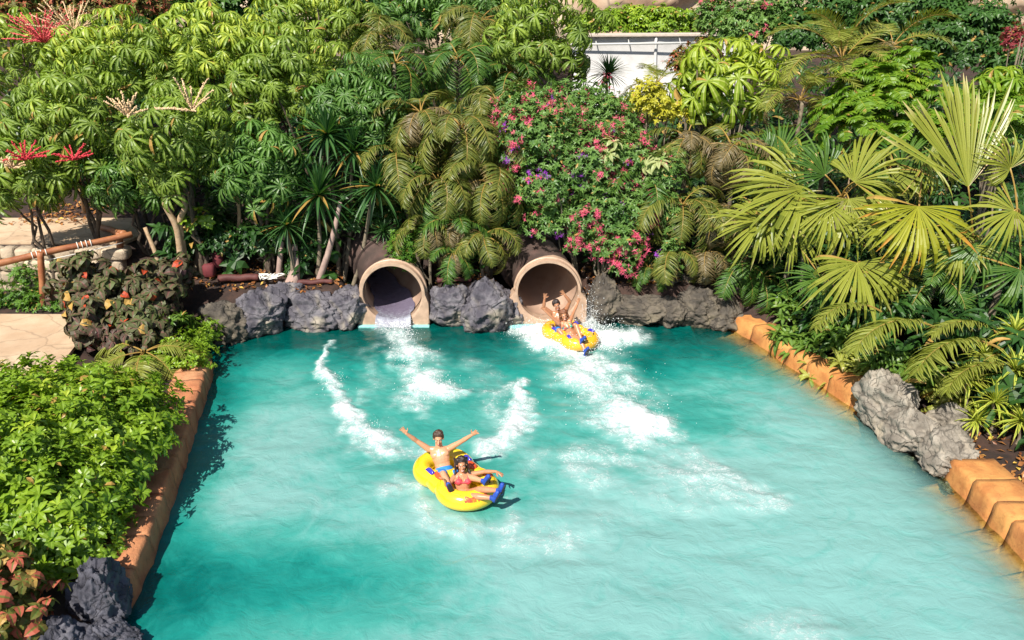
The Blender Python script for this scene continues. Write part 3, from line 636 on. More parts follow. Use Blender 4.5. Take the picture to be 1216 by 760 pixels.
# ------------------------------------------------------------------ slides
def slide(x0, y0, zc, path, label, keyhole, r=.76, watery=False):
    root = empty('water_slide', (x0, y0, 0), label, 'water slide', 'tube slides emptying into the pool')
    P = [np.array([0, 0, zc])]+[np.array(q, float) for q in path]
    # densify
    Pd = []
    for k in range(len(P)-1):
        for t in np.linspace(0, 1, 8, endpoint=False): Pd.append(P[k]*(1-t)+P[k+1]*t)
    Pd.append(P[-1]); Pd = np.array(Pd); 
    for _ in range(6): Pd[1:-1] = (Pd[:-2]+2*Pd[1:-1]+Pd[2:])/4
    a = Acc(); tube(a, Pd, [r+.03]*len(Pd), 40); V, Q, A = a.arrays(); a2 = Acc(); a2.add(V, Q)
    link('shell', a2.mesh('shell', M['fib_out']), parent=root)
    a = Acc(); tube(a, Pd, [r]*len(Pd), 40); V, Q, A = a.arrays(); a2 = Acc(); a2.add(V, Q[:, ::-1])
    link('lining', a2.mesh('lining', M['fib_in']), parent=root)
    for k in (14, 24):                    # joint collars
        if k+1 < len(Pd):
            d = Pd[k+1]-Pd[k]; d /= np.linalg.norm(d)
            th = np.arange(48)/48*2*PI; s = np.cross(d, (0, 0, 1)); s /= np.linalg.norm(s); n = np.cross(s, d)
            ring = lambda R, o: Pd[k]+d*o+R*(np.cos(th)[:, None]*s+np.sin(th)[:, None]*n)
            V = np.concatenate([ring(r+.025, -.05), ring(r+.10, -.05), ring(r+.10, .05), ring(r+.025, .05)]); j = np.arange(48)
            Q = np.concatenate([np.stack([b*48+j, b*48+(j+1) % 48, (b+1)*48+(j+1) % 48, (b+1)*48+j], -1) for b in range(3)])
            b_ = Acc(); b_.add(V, Q); link('joint_collar', b_.mesh('joint_collar', M['fib_out'], False), parent=root)
    # mouth frame: inner circle, outer keyhole outline, extruded towards the pool
    n = 96; th = np.linspace(0, 2*PI, n, endpoint=False)
    inner = np.stack([r*np.cos(th), zc+r*np.sin(th)], 1)
    outer = []
    R = r+(.07 if keyhole else .085); B = R+(.17 if keyhole else .09)
    for t in th:
        c, s = math.cos(t), math.sin(t)
        if s > -.05-(.0 if keyhole else 0): q = np.array([R*c, zc+R*s])
        else:
            k = min(1, (-.05-s)/.22); wx = R+(B-R)*(k if not keyhole else math.sin(k*PI/2))
            x = max(-wx, min(wx, c*R/max(abs(s), .4)*1.15 if abs(c) < .72 else math.copysign(wx, c)))
            z = zc+R*s*1.0 if abs(x) >= wx-1e-6 else -.12
            if abs(x) >= wx-1e-6: z = max(-.12, zc+R*1.45*s+.05)
            q = np.array([x, z])
        outer.append(q)
    outer = np.array(outer)
    dep = .26
    f = -.02
    def rg(P2, y): return np.stack([P2[:, 0], np.full(n, y), P2[:, 1]], 1)
    innb = inner*1.0; mid = (inner+(outer-inner)*.12)
    rings = [rg(inner, dep), rg(inner, -dep+.02), rg(mid, -dep), rg(inner+(outer-inner)*.93, -dep), rg(outer, -dep+.03), rg(outer, dep)]
    V = np.concatenate(rings); j = np.arange(n)
    Q = np.concatenate([np.stack([b*n+j, b*n+(j+1) % n, (b+1)*n+(j+1) % n, (b+1)*n+j], -1) for b in range(5)])
    a = Acc(); a.add(V, Q[:, ::-1]); link('mouth_frame', a.mesh('mouth_frame', M['flange'], False), parent=root)
    # a raised bead round the arch
    a = Acc(); t2 = np.linspace(-.02, PI+.02, 40); tube(a, [((R+.01)*math.cos(t), -.06, zc+(R+.01)*math.sin(t)) for t in t2], [.035]*40, 8)
    link('arch_bead', a.mesh('arch_bead', M['flange']), parent=root)
    # ledge at the waterline
    a = Acc(); box(a, (0, -dep-.04, -.0), (2*B, .12, .10), bev=.015); link('waterline_ledge', a.mesh('waterline_ledge', M['ledge'], False), parent=root)
    return root, Pd
M['ledge'] = plain('wet_teal_ledge', (.22, .5, .48), .3, .1)
s1, P1 = slide(-2.98, 19.95, .86, TUBES[0][2][1:], 'left brown tube slide with water pouring from its arched beige mouth', False, r=.73)
s2, P2 = slide(.9, 20.0, .9, TUBES[1][2][1:], 'right brown tube slide with a wide-shouldered beige mouth behind the distant riders', True, r=.75)
def stream():
    a = Acc(); n = 15; rows = []; m = 60
    for k in range(m):
        t = k/(m-1); y = 3.2-t*3.74
        i = np.argmin(np.abs(P1[:, 1]-max(y, 0))); c = P1[i]
        if y > 0: zc0 = np.interp(y, P1[:, 1], P1[:, 2]); xc = np.interp(y, P1[:, 1], P1[:, 0]); zb = zc0-.73
        else: zb = .13-.5*max(0, (-y-.3)/.35); xc = 0
        w = .47+.05*math.sin(y*3)+.03*math.sin(y*8)
        if y < 0: w = .40+.12*(-y)
        row = []
        for j in range(n):
            u = j/(n-1)*2-1; x = u*w; dz = .73-math.sqrt(max(0, .73**2-(x)**2)) if y > -2 else .0
            z = zb+.05+dz*.85+.03*(1-u*u)
            row.append((xc+x, y, z))
        rows.append(row)
    V = np.array(rows); V[..., 2] += .018*vnoise(V*np.array([7, 3, 1]), 70)+.012*vnoise(V*18, 71)
    i = np.arange(m-1)[:, None]*n; j = np.arange(n-1)[None]
    Q = np.stack([i+j, i+j+1, i+n+j+1, i+n+j], -1).reshape(-1, 4)
    a.add(V.reshape(-1, 3), Q[:, ::-1])
    mt, nt, b = newmat('running_water'); n1 = noise(nt, 9, 7, .7, dist=.6)
    g = nt.nodes.new('ShaderNodeTexCoord'); sx = nt.nodes.new('ShaderNodeSeparateXYZ'); nt.links.new(g.outputs['Object'], sx.inputs[0])
    f = mth(nt, 'ADD', ramp(nt, sx.outputs[1], .9, -.9), mth(nt, 'MULTIPLY', mth(nt, 'SUBTRACT', n1, .5), 1.3))
    nt.links.new(mixc(nt, ramp(nt, f, .25, 1.3), (.13, .11, .16), (.46, .5, .56)), b.inputs['Base Color']); b.inputs['Roughness'].default_value = .15
    bp = nd(nt, 'Bump', Strength=.8, Distance=.03); nt.links.new(n1, bp.inputs['Height']); nt.links.new(bp.outputs[0], b.inputs['Normal'])
    tr = nt.nodes.new('ShaderNodeBsdfTransparent'); ms = nt.nodes.new('ShaderNodeMixShader')
    al = ramp(nt, mth(nt, 'ADD', sx.outputs[1], mth(nt, 'MULTIPLY', mth(nt, 'SUBTRACT', noise(nt, 16, 5, .7), .5), .35)), -.56, -.36)
    nt.links.new(al, ms.inputs[0]); nt.links.new(tr.outputs[0], ms.inputs[1]); nt.links.new(b.outputs[0], ms.inputs[2]); nt.links.new(ms.outputs[0], nt.nodes['Material Output'].inputs[0])
    return a.mesh('water_stream', mt)
tag(link('water_stream', stream(), (-2.98, 19.95, 0)), 'sheet of violet-white water running out of the left slide', 'water', kind='stuff')

# ------------------------------------------------------------------ people
def bake(o, voxel, smooth=2, fac=.5):
    md = o.modifiers.new('r', 'REMESH'); md.mode = 'VOXEL'; md.voxel_size = voxel; md.use_smooth_shade = True
    sm = o.modifiers.new('s', 'SMOOTH'); sm.factor = fac; sm.iterations = smooth
    bpy.context.view_layer.update(); dg = bpy.context.evaluated_depsgraph_get()
    me = bpy.data.meshes.new_from_object(o.evaluated_get(dg)); o.modifiers.clear(); old = o.data; mat = old.materials[0]; o.data = me
    if not me.materials: me.materials.append(mat)
    me.name = o.name
    me.polygons.foreach_set('use_smooth', np.ones(len(me.polygons), bool)); bpy.data.meshes.remove(old)
def unit(v): v = np.asarray(v, float); return v/(np.linalg.norm(v)+1e-9)
def person(Jn, female, skin, hairm, label, cat='person', face=None, smile=True, palm=None, k=1.1, wear=None, shoes=None):
    """Jn: joints pel, neck, head, s/e/w/f (shoulder, elbow, wrist, finger end) and h/k/a/t (hip, knee, ankle, toe) for R and L"""
    o0 = Jn['pel']; B = Acc(); q = {a: np.asarray(b, float)-o0 for a, b in Jn.items()}
    pel, neck, head = q['pel'], q['neck'], q['head']; head = q['head'] = neck+unit(head-neck)*.168*k
    up = unit(neck-pel); rt = unit(q['sL']-q['sR']); fr = unit(np.cross(up, rt)); fr = fr if fr[1] < 0 else -fr   # front faces the camera side
    rt = unit(np.cross(up, fr)) if (np.cross(up, fr))@rt > 0 else -unit(np.cross(up, fr))
    Rt = np.stack([rt, fr, up], 1); sl = np.linalg.norm(neck-pel)
    wsh = .155 if female else .175
    ell(B, pel+up*.02, (.165 if female else .155, .115, .13), Rt)
    ell(B, pel+up*sl*.35, (.118 if female else .138, .093, .17), Rt)
    ell(B, pel+up*sl*.62+fr*.005, (wsh*.88, .11, .175), Rt)
    ell(B, pel+up*sl*.78, (wsh, .098, .12), Rt)
    if not female:
        for s in (-1, 1): ell(B, pel+up*sl*.73+rt*s*.075+fr*.062, (.085, .045, .065), Rt)
    else:
        for s in (-1, 1): ell(B, pel+up*sl*.66+rt*s*.075+fr*.085, (.066, .058, .066), Rt)
    tube(B, [neck-up*.06, neck+(head-neck)*.55], [.058 if female else .068, .05 if female else .06], 12, True)
    for sd in ('R', 'L'):
        s, e, w, f = (q[c+sd] for c in 'sewf')
        tube(B, [neck-up*.045, (neck-up*.05+s)/2+up*.005, s], [.05, .052, .05], 12, True)
        g = .84 if female else 1.
        tube(B, [s, s*.7+e*.3, s*.35+e*.65, e], [.056*g, .054*g, .046*g, .04*g], 12, True)
        tube(B, [e, e*.7+w*.3, w], [.04*g, .043*g, .027*g], 12, True)
        # hand: palm plus five separate fingers
        d = unit(f-w); nrm = np.array([0, -1, .25]) if palm is None else np.array(palm, float)
        nrm = unit(nrm-d*(nrm@d)); sdv = unit(np.cross(d, nrm)); Rh = np.stack([d, sdv, nrm], 1)
        # thumb points to the head side
        ts = 1 if (head-w)@sdv > 0 else -1
        L = .178*g
        ell(B, w+d*L*.28, (L*.30, .041*g, .016), Rh, 14, 8)
        for i, (o, l, a) in enumerate(((-.030, .36, -.28), (-.010, .42, -.09), (.011, .45, .07), (.031, .42, .22))):
            o = o*g*-ts*-1; a = a*-ts*-1; b0 = w+d*L*.42+sdv*o*.9; dd = unit(d*math.cos(a)+sdv*math.sin(a))
            tip = b0+dd*L*l*.65+nrm*.006; tube(B, [b0, tip, tip+unit(dd+nrm*.35)*L*l*.5], [.0105, .0095, .0078], 8, True)
        b0 = w+d*L*.12+sdv*ts*.026*g; dd = unit(d*.6+sdv*ts*.8+nrm*.15); t1 = b0+dd*.05; tube(B, [b0, t1, t1+unit(dd+d*.6)*.035], [.014, .012, .009], 8, True)
        h, kn, an, to = (q[c+sd] for c in 'hkat')
        tube(B, [h, h*.7+kn*.3, h*.3+kn*.7, kn], [.088, .083, .066, .054], 14, True)
        fb = unit(np.cross(np.cross(kn-h, an-kn)+1e-4, an-kn)) 
        tube(B, [kn, kn*.68+an*.32, kn*.3+an*.7, an], [.052, .057, .042, .034], 14, True)
        tube(B, [an, an*.45+to*.55, to], [.036, .034, .024], 12, True)
    # head
    hf = unit(fr if face is None else face); hu = unit(head-neck); hu = unit(hu-hf*(hu@hf)); hr = unit(np.cross(hf, hu)); Rh = np.stack([hr, hf, hu], 1)
    hp = lambda x, y, z: head+Rh@np.array([x, y, z])*k
    ell(B, hp(0, -.012, .028), (.075, .092, .088), Rh, 20, 14); ell(B, hp(0, .012, -.03), (.058, .07, .075), Rh, 18, 12)
    ell(B, hp(0, .035, -.085), (.030, .032, .026), Rh)                          # chin
    ell(B, hp(0, .062, .022), (.05, .022, .014), Rh)                             # brow
    tube(B, [hp(0, .078, .012), hp(0, .098, -.022)], [.009, .014], 8, True)      # nose
    for s in (-1, 1):
        ell(B, hp(s*.034, .055, -.02), (.022, .022, .02), Rh, 10, 8)             # cheeks
        ell(B, hp(s*.076, -.006, -.006), (.011, .02, .03), Rh, 10, 8)            # ears
    ell(B, hp(0, .076, -.055), (.024, .012, .006), Rh); ell(B, hp(0, .074, -.068), (.02, .012, .007), Rh)
    o = tag(link('person', B.mesh('person', skin), o0), label, cat); bake(o, .0085, 2)
    def sub(name, fill, mat, vox=None, sm=2):
        a = Acc(); fill(a); c = link(name, a.mesh(name, mat), parent=o)
        if vox: bake(c, vox, sm)
        return c
    for s in (-1, 1):
        e = sub('eye', lambda a: ell(a, hp(s*.029, .0715, .0), (.0105, .007, .0052), Rh, 10, 8), M['eye_white'])
        a = Acc(); ell(a, hp(s*.029, .0765, .0), (.0062, .0035, .0055), Rh, 8, 6); link('iris', a.mesh('iris', M['dark_eye']), parent=e)
        sub('eyebrow', lambda a: tube(a, [hp(s*.012, .083, .024), hp(s*.03, .083, .029), hp(s*.048, .072, .024)], [.002, .003, .0018], 6, True), hairm)
    sub('lips', lambda a: (tube(a, [hp(-.024, .078, -.056), hp(0, .09, -.059), hp(.024, .078, -.056)], [.003, .007, .003], 8, True), tube(a, [hp(-.022, .078, -.06), hp(0, .087, -.072), hp(.022, .078, -.06)], [.003, .006, .003], 8, True)), M['lips'])
    if smile: sub('teeth', lambda a: tube(a, [hp(-.018, .0835, -.061), hp(0, .0925, -.0645), hp(.018, .0835, -.061)], [.003, .005, .003], 6, True), M['teeth'])
    def hair(a):
        r = np.random.default_rng(3)
        ell(a, hp(0, -.024, .036), (.088, .094, .088), Rh, 24, 16)
        for i in range(26):
            t = r.uniform(-2.4, 2.4); e_ = r.uniform(-.2, 1.4); x = .078*math.sin(t)*math.cos(e_); y = -.028-.08*math.cos(t)*math.cos(e_)
            ell(a, hp(x, y, .04+.078*math.sin(e_)), (.023, .025, .022), Rh, 8, 6)
        for s in (-1, 1): ell(a, hp(s*.076, -.012, .03), (.016, .035, .04), Rh, 10, 8)
        for i in range(9):                                                         # fringe tufts along the hairline
            t = -1.1+i*.275; ell(a, hp(.072*math.sin(t), -.012+.085*math.cos(t)-.012, .084-.012*abs(t)), (.016, .014, .016), Rh, 8, 6)
        if female:
            for s in (-1, 1):
                for i in range(8):
                    x = s*(.058+.009*i); b = -.02-.012*i
                    tube(a, [hp(x*.8, b, .06), hp(s*.088, b+.004, -.02), hp(s*.098, b-.005+.012*i, -.10), hp(s*(.085+.008*i), -.01+.01*i, -.21)], [.018, .021, .021, .011], 8, True)
            ell(a, hp(0, -.062, -.04), (.095, .05, .13), Rh)
    sub('hair', hair, hairm, .008, 1)
    if wear == 'shorts':
        def f(a):
            ell(a, pel+up*.035, (.182, .14, .135), Rt)
            for sd in 'RL':
                h, kn = q['h'+sd], q['k'+sd]; tube(a, [h, h*.6+kn*.4, h*.38+kn*.62], [.104, .102, .1], 16, True)
        sub('swim_shorts', f, M['blue_cloth'], .012, 2)
    else:
        cm = M[wear]
        def f(a):
            for s in (-1, 1):
                ell(a, pel+up*sl*.655+rt*s*.076+fr*.094, (.064, .056, .058), Rt)
            th = np.linspace(0, 2*PI, 33); tube(a, [pel+up*sl*.60+rt*.148*math.cos(t)+fr*.124*math.sin(t) for t in th], [.013]*33, 8)
            for s in (-1, 1): tube(a, [pel+up*sl*.7+rt*s*.085+fr*.13, pel+up*sl*.88+rt*s*.075+fr*.095, neck+rt*s*.05-fr*.02], [.012, .009, .009], 8, True)
        sub('bikini_top', f, cm, .008, 1)
        def f2(a):
            ell(a, pel-up*.03, (.17, .122, .075), Rt)
            for sd in 'RL': tube(a, [q['h'+sd], q['h'+sd]*.85+q['k'+sd]*.15], [.092, .09], 14, True)
        sub('bikini_bottom', f2, cm, .012, 1)
    for sd in 'RL':
        an, to = q['a'+sd], q['t'+sd]; kn = q['k'+sd]; d = unit(to-an); leg = unit(an-kn)
        hl = an-d*.045+leg*.03; sole = unit(leg-d*(leg@d))
        a = Acc(); tube(a, [an-leg*.05, an+leg*.0], [.042, .046], 14, True); tube(a, [hl, an*.5+to*.5, to], [.042, .047, .038], 14, True); sh = link('water_shoe', a.mesh('water_shoe', M['blue_shoe']), parent=o); bake(sh, .009, 2)
        a = Acc(); Fs = np.stack([d, unit(np.cross(sole, d)), sole], 1)
        c = (hl+to)/2+sole*.034
        ell(a, c, (np.linalg.norm(to-hl)/2+.04, .046, .02), Fs, 18, 8); link('sole', a.mesh('sole', M['black_sole']), parent=sh)
    return o
def skin_mat(name, c): 
    m, nt, b = newmat(name); n = noise(nt, 9, 3)
    nt.links.new(mixc(nt, n, tuple(x*.9 for x in c), tuple(min(1, x*1.1) for x in c)), b.inputs['Base Color'])
    b.inputs['Roughness'].default_value = .32; b.inputs['Subsurface Weight'].default_value = .12; b.inputs['Subsurface Scale'].default_value = .015; b.inputs['Subsurface Radius'].default_value = (1, .35, .2); return m
M['skin_fair'] = skin_mat('fair_skin', (.54, .27, .15)); M['skin_tan'] = skin_mat('tanned_skin', (.42, .19, .10))
M['skin_warm'] = skin_mat('warm_skin', (.46, .21, .11))
M['hair_brown'] = plain('brown_hair', (.05, .025, .014), .45, .4, 60, .4, bscale=120); M['hair_dark'] = plain('dark_hair', (.022, .012, .01), .4, .4, 60, .4, bscale=120)
M['hair_auburn'] = plain('auburn_hair', (.16, .06, .025), .45, .4, 60, .4, bscale=120)
M['eye_white'] = plain('eye_white', (.7, .68, .65), .2, .02); M['dark_eye'] = plain('dark_iris', (.03, .015, .01), .1, .1)
M['lips'] = plain('lips', (.42, .1, .09), .4, .1); M['teeth'] = plain('teeth', (.8, .78, .72), .25, .02)
M['blue_cloth'] = plain('blue_swim_cloth', (.02, .2, .55), .6, .25, 12, .3, bscale=50)
M['red_bikini'] = plain('red_patterned_cloth', (.55, .05, .07), .6, .45, 40, .2)
M['blue_shoe'] = plain('blue_neoprene', (.015, .06, .34), .6, .3, 20); M['black_sole'] = plain('black_rubber', (.015, .015, .018), .6, .2)
def multi_cloth():
    m, nt, b = newmat('multicoloured_cloth'); v = nd(nt, 'TexVoronoi', Scale=28.); tc = nt.nodes.new('ShaderNodeTexCoord'); nt.links.new(tc.outputs['Object'], v.inputs[0])
    cr = nt.nodes.new('ShaderNodeValToRGB'); cr.color_ramp.interpolation = 'CONSTANT'; nt.links.new(v.outputs['Color'], cr.inputs[0]); e = cr.color_ramp.elements
    e[0].color = (.02, .12, .12, 1); e[1].position = .8; e[1].color = (.7, .65, .5, 1)
    for p, c in ((.3, (.55, .3, .05)), (.45, (.03, .35, .25)), (.6, (.4, .05, .05))): q = e.new(p); q.color = (*c, 1)
    nt.links.new(cr.outputs[0], b.inputs['Base Color']); b.inputs['Roughness'].default_value = .6; return m
M['print_bikini'] = multi_cloth()

# ------------------------------------------------------------------ rafts
def vinyl(name, c):
    m, nt, b = newmat(name); n = noise(nt, 3, 3)
    nt.links.new(mixc(nt, n, tuple(x*.88 for x in c), c), b.inputs['Base Color']); b.inputs['Roughness'].default_value = .22; b.inputs['Coat Weight'].default_value = .5; b.inputs['Coat Roughness'].default_value = .1
    b.inputs['Subsurface Weight'].default_value = .08; b.inputs['Subsurface Scale'].default_value = .05; return m
M['vinyl'] = vinyl('yellow_vinyl', (.86, .58, .02)); M['vinyl_amber'] = vinyl('amber_vinyl', (.82, .42, .02))
M['seam'] = plain('seam_vinyl', (.62, .36, .02), .4); M['vinyl_red'] = vinyl('red_vinyl', (.7, .09, .02)); M['vinyl_blue'] = vinyl('blue_vinyl', (.05, .04, .42)); M['ink_red'] = plain('red_print', (.65, .06, .02), .4); M['ink_teal'] = plain('teal_print', (.1, .4, .35), .4)
def raft(c, yaw, mat, label, off=.38, a=.37, r=.168, tilt=0.):
    root = empty('raft', (c[0], c[1], .08), label, 'raft', 'double ride rafts'); root.rotation_euler = (tilt, 0, yaw)
    A = Acc()
    for s in (-1, 1):
        th = np.linspace(0, 2*PI, 49)
        tube(A, [(s*off+a*math.cos(t), a*1.03*math.sin(t), .10) for t in th], [r]*49, 20)
    for s in (-1, 1): ell(A, (0, s*.36, .10), (.30, .15, .15))       # waist gussets
    b = link('tube_body', A.mesh('tube_body', mat), parent=root); bake(b, .02, 5)
    A = Acc()
    for s in (-1, 1): ell(A, (s*off, 0, .0), (.34, .34, .045), n=24)
    link('floor_panel', A.mesh('floor_panel', mat), parent=root)
    for s in (-1, 1):
        sm = Acc(); th = np.linspace(.75, 2*PI-.75, 60)+(0 if s < 0 else PI); th = th+(PI if s < 0 else PI)*0
        tube(sm, [(s*off+(a+r*.42)*math.cos(t+PI), (a*1.03+r*.42)*math.sin(t+PI), .10+r*.915) for t in th], [.006]*60, 5); link('weld_seam', sm.mesh('weld_seam', M['seam']), parent=root)
        vl = Acc(); tube(vl, [(s*(off+a*.75), a*.72, .10+r*.9), (s*(off+a*.75), a*.72, .10+r+.025)], [.022, .016], 10, True); link('valve', vl.mesh('valve', M['black_sole']), parent=root)
    def handle(x, y, ang, m, z=.30, L=.17):
        h = Acc(); R_ = Rz(ang); pts = [np.array([t*L/2, 0, .03*math.cos(t*PI/2)]) for t in np.linspace(-1, 1, 9)]
        tube(h, [R_@p+np.array([x, y, z-.025]) for p in pts], [.02, .022, .024, .025, .025, .025, .024, .022, .02], 8, True)
        box(h, (x, y, z-.028), (.2, .09, .02), R_, bev=.004); link('grip_handle', h.mesh('grip_handle', m), parent=root)
    for s in (-1, 1):
        handle(-off+.18, s*(a+.0), 0., M['vinyl_blue']); handle(off+.05, s*(a+.0), .3*s, M['vinyl_blue'] if mat is M['vinyl_amber'] else M['vinyl_red'])
        h = Acc(); ell(h, (.02, s*.30, .27), (.15, .09, .045)); link('side_cushion', h.mesh('side_cushion', M['vinyl_red'] if mat is M['vinyl'] else mat), parent=root)
    return root
def lettering(root, text, off, a, r, a0, size, mat):
    cu = bpy.data.curves.new('lettering', 'FONT'); cu.body = text; cu.size = size; cu.align_x = 'CENTER'; cu.resolution_u = 3; cu.offset = .004
    t = bpy.data.objects.new('lettering', cu); C.objects.link(t); bpy.context.view_layer.update(); dg = bpy.context.evaluated_depsgraph_get()
    me = bpy.data.meshes.new_from_object(t.evaluated_get(dg)); bpy.data.objects.remove(t)
    import bmesh
    bm = bmesh.new(); bm.from_mesh(me); bmesh.ops.triangulate(bm, faces=bm.faces[:]); bmesh.ops.subdivide_edges(bm, edges=[e for e in bm.edges if e.calc_length() > .02], cuts=2, use_grid_fill=True); bmesh.ops.triangulate(bm, faces=bm.faces[:])
    for v in bm.verts:
        x, y = v.co.x, v.co.y
        ph = a0+x/(a+.05); rho = a+.155-y; 
        # letters read from outside the ring: bottom of text at the outer side
        q = max(-.95, min(.95, (rho-a)/r)); z = .10+r*math.sqrt(1-q*q)+.012
        v.co = Vector((off+rho*math.cos(ph), rho*math.sin(ph), z))
    bm.to_mesh(me); bm.free(); me.materials.append(mat); return link('lettering', me, parent=root)
HY1 = -PI/2+math.radians(35)
r1 = raft((-.97, 12.38), HY1, M['vinyl'], 'bright yellow double raft in mid pool, nearest the viewer')
lettering(r1, 'Siam Park', .38, .37, .168, math.radians(-14), .085, M['ink_red'])
HY2 = -PI/2+math.radians(34)
r2 = raft((1.4, 18.75), HY2, M['vinyl_amber'], 'amber yellow double raft shooting out of the right slide in white spray'); r2.scale = (.9, .9, .92)

def Jd(d): return {k_: J(*v) for k_, v in d.items()}
def fixlen(P, a, b, L):
    P[b] = P[a]+unit(P[b]-P[a])*L
def build_pose(d, arm=(.285, .255, .18), leg=(.43, .41, .15)):
    P = Jd(d)
    for s in 'RL':
        fixlen(P, 's'+s, 'e'+s, arm[0]); P['w'+s] = P['e'+s]+unit(J(*d['w'+s])-J(*d['e'+s]))*arm[1]; P['f'+s] = P['w'+s]+unit(J(*d['f'+s])-J(*d['w'+s]))*arm[2]
        fixlen(P, 'h'+s, 'k'+s, leg[0]); P['a'+s] = P['k'+s]+unit(J(*d['a'+s])-J(*d['k'+s]))*leg[1]; P['t'+s] = P['a'+s]+unit(J(*d['t'+s])-J(*d['a'+s]))*leg[2]
    return P
#@@POSES
man1 = build_pose({'pel': (528, 563, 12.52), 'neck': (521, 531, 12.75), 'head': (520.5, 516, 12.72),
  'sR': (509.5, 533.5, 12.75), 'eR': (491, 521, 12.72), 'wR': (477, 511, 12.62), 'fR': (470, 503, 12.6),
  'sL': (533, 532.5, 12.75), 'eL': (550, 523, 12.72), 'wL': (563, 515, 12.64), 'fL': (569, 511, 12.6),
  'hR': (523, 565, 12.48), 'kR': (527, 562, 12.08), 'aR': (538, 585, 11.68), 'tR': (531, 571, 11.66),
  'hL': (534, 564, 12.44), 'kL': (560, 566, 12.1), 'aL': (581, 572, 11.85), 'tL': (586, 565, 11.8)})
person(man1, False, M['skin_fair'], M['hair_brown'], 'man in blue swim shorts with both arms spread wide on the near raft', face=(.1, -1, -.05), smile=False, palm=(0, -1, .1), wear='shorts')
wom1 = build_pose({'pel': (550, 590, 12.0), 'neck': (549, 562, 12.2), 'head': (548, 550, 12.17),
  'sR': (540, 566, 12.14), 'eR': (532, 576, 11.95), 'wR': (530, 567, 11.8), 'fR': (527, 564, 11.75),
  'sL': (558.5, 563.5, 12.2), 'eL': (575, 560, 12.15), 'wL': (590, 560, 12.05), 'fL': (598, 564, 12.0),
  'hR': (546, 592, 11.95), 'kR': (564, 588, 11.6), 'aR': (584, 590, 11.5), 'tR': (590, 581, 11.47),
  'hL': (555, 588, 12.0), 'kL': (572, 580, 11.72), 'aL': (589, 581, 11.6), 'tL': (592, 573, 11.57)}, (.26, .23, .165), (.42, .39, .14))
person(wom1, True, M['skin_warm'], M['hair_dark'], 'dark-haired woman in red bikini reclining at the front of the near raft', face=(.15, -1, .08), palm=(0, 0, -1), wear='red_bikini')
man2 = build_pose({'pel': (667, 393, 18.95), 'neck': (663, 369.5, 19.1), 'head': (660.7, 361, 19.05),
  'sR': (655, 372, 19.1), 'eR': (643.5, 363, 19.0), 'wR': (644.5, 353, 18.95), 'fR': (645.5, 345, 18.9),
  'sL': (672, 368.5, 19.1), 'eL': (677.5, 357, 19.0), 'wL': (670.5, 348, 18.95), 'fL': (665, 341, 18.9),
  'hR': (662, 394, 18.92), 'kR': (664, 392, 18.5), 'aR': (680, 412, 18.25), 'tR': (684, 410, 18.15),
  'hL': (672, 392, 18.92), 'kL': (686, 384, 18.55), 'aL': (692, 400, 18.35), 'tL': (697, 396, 18.25)})
person(man2, False, M['skin_tan'], M['hair_dark'], 'short-haired man with both hands raised at the back of the distant raft', face=(.1, -1, -.05), palm=(0, -1, .1), wear='shorts')
wom2 = build_pose({'pel': (679.5, 402, 18.5), 'neck': (671, 382, 18.7), 'head': (669.5, 373.5, 18.66),
  'sR': (663.5, 384, 18.68), 'eR': (650, 372, 18.6), 'wR': (641.5, 364, 18.58), 'fR': (636, 358, 18.56),
  'sL': (677.5, 380, 18.7), 'eL': (683.5, 366, 18.62), 'wL': (688.5, 355, 18.6), 'fL': (690.5, 347, 18.58),
  'hR': (677, 403, 18.45), 'kR': (689, 401, 18.1), 'aR': (694, 413, 17.9), 'tR': (697, 408, 17.85),
  'hL': (683.5, 401, 18.45), 'kL': (685, 382, 18.2), 'aL': (690, 396, 18.0), 'tL': (694, 391, 17.95)}, (.26, .24, .165), (.42, .39, .14))
person(wom2, True, M['skin_warm'], M['hair_auburn'], 'auburn-haired woman in patterned bikini, arms up, at the front of the distant raft', face=(.1, -1, -.02), palm=(0, -1, .1), wear='print_bikini')

# ------------------------------------------------------------------ log railing and left corner
def log(acc, a, b, r0, r1, seed=0, n=14):
    a, b = np.array(a, float), np.array(b, float); m = 14; P = [a+(b-a)*t for t in np.linspace(0, 1, m)]
    P = [p+np.array([0, 0, .012])*math.sin(i*.9+seed) for i, p in enumerate(P)]
    e = (b-a)/np.linalg.norm(b-a)*.012; tube(acc, [P[0]-e]+P+[P[-1]+e], [r0*.8]+list(np.linspace(r0, r1, m)*(1+.04*np.sin(np.arange(m)*1.7+seed)))+[r1*.8], n)
rl = empty('log_railing', (-10.3, 21.3, .6), 'varnished brown log railing with white rope lashings above the left path', 'railing'); O = np.array([-10.3, 21.3, .6])
PA = J(152, 279, 21.2); PB = J(0, 312, 19.6); PC = PB+(PB-PA)*.5; PD = J(116, 268, 23.3)
for nm, f in (('top_rail', lambda a: log(a, PC-O, PA+(PA-PB)*.03-O, .085, .08, 1)), ('side_rail', lambda a: log(a, PA-O+np.array([-.1, 0, .02]), PD-O, .09, .08, 2)),
              ('post', lambda a: log(a, J(142, 340, 21.3)-O-np.array([0, 0, .4]), J(142, 277, 21.25)-O, .095, .09, 3)), ('post', lambda a: log(a, J(50, 366, 19.9)-O-np.array([0, 0, .3]), J(48, 300, 19.9)-O, .08, .08, 4))):
    a = Acc(); f(a); link(nm, a.mesh(nm, M['log']), parent=rl)
d = unit(PA-PB); F_ = frame_from(d)
for t0 in (.24, .59):
    a = Acc()
    for i in range(4):
        c = PB+(PA-PB)*(t0+i*.035)-O; th = np.linspace(0, 2*PI, 17)
        tube(a, [c+.092*(F_[:, 1]*math.cos(t)+F_[:, 2]*math.sin(t)) for t in th], [.012]*17, 6)
    link('rope_lashing', a.mesh('rope_lashing', M['rope']), parent=rl)
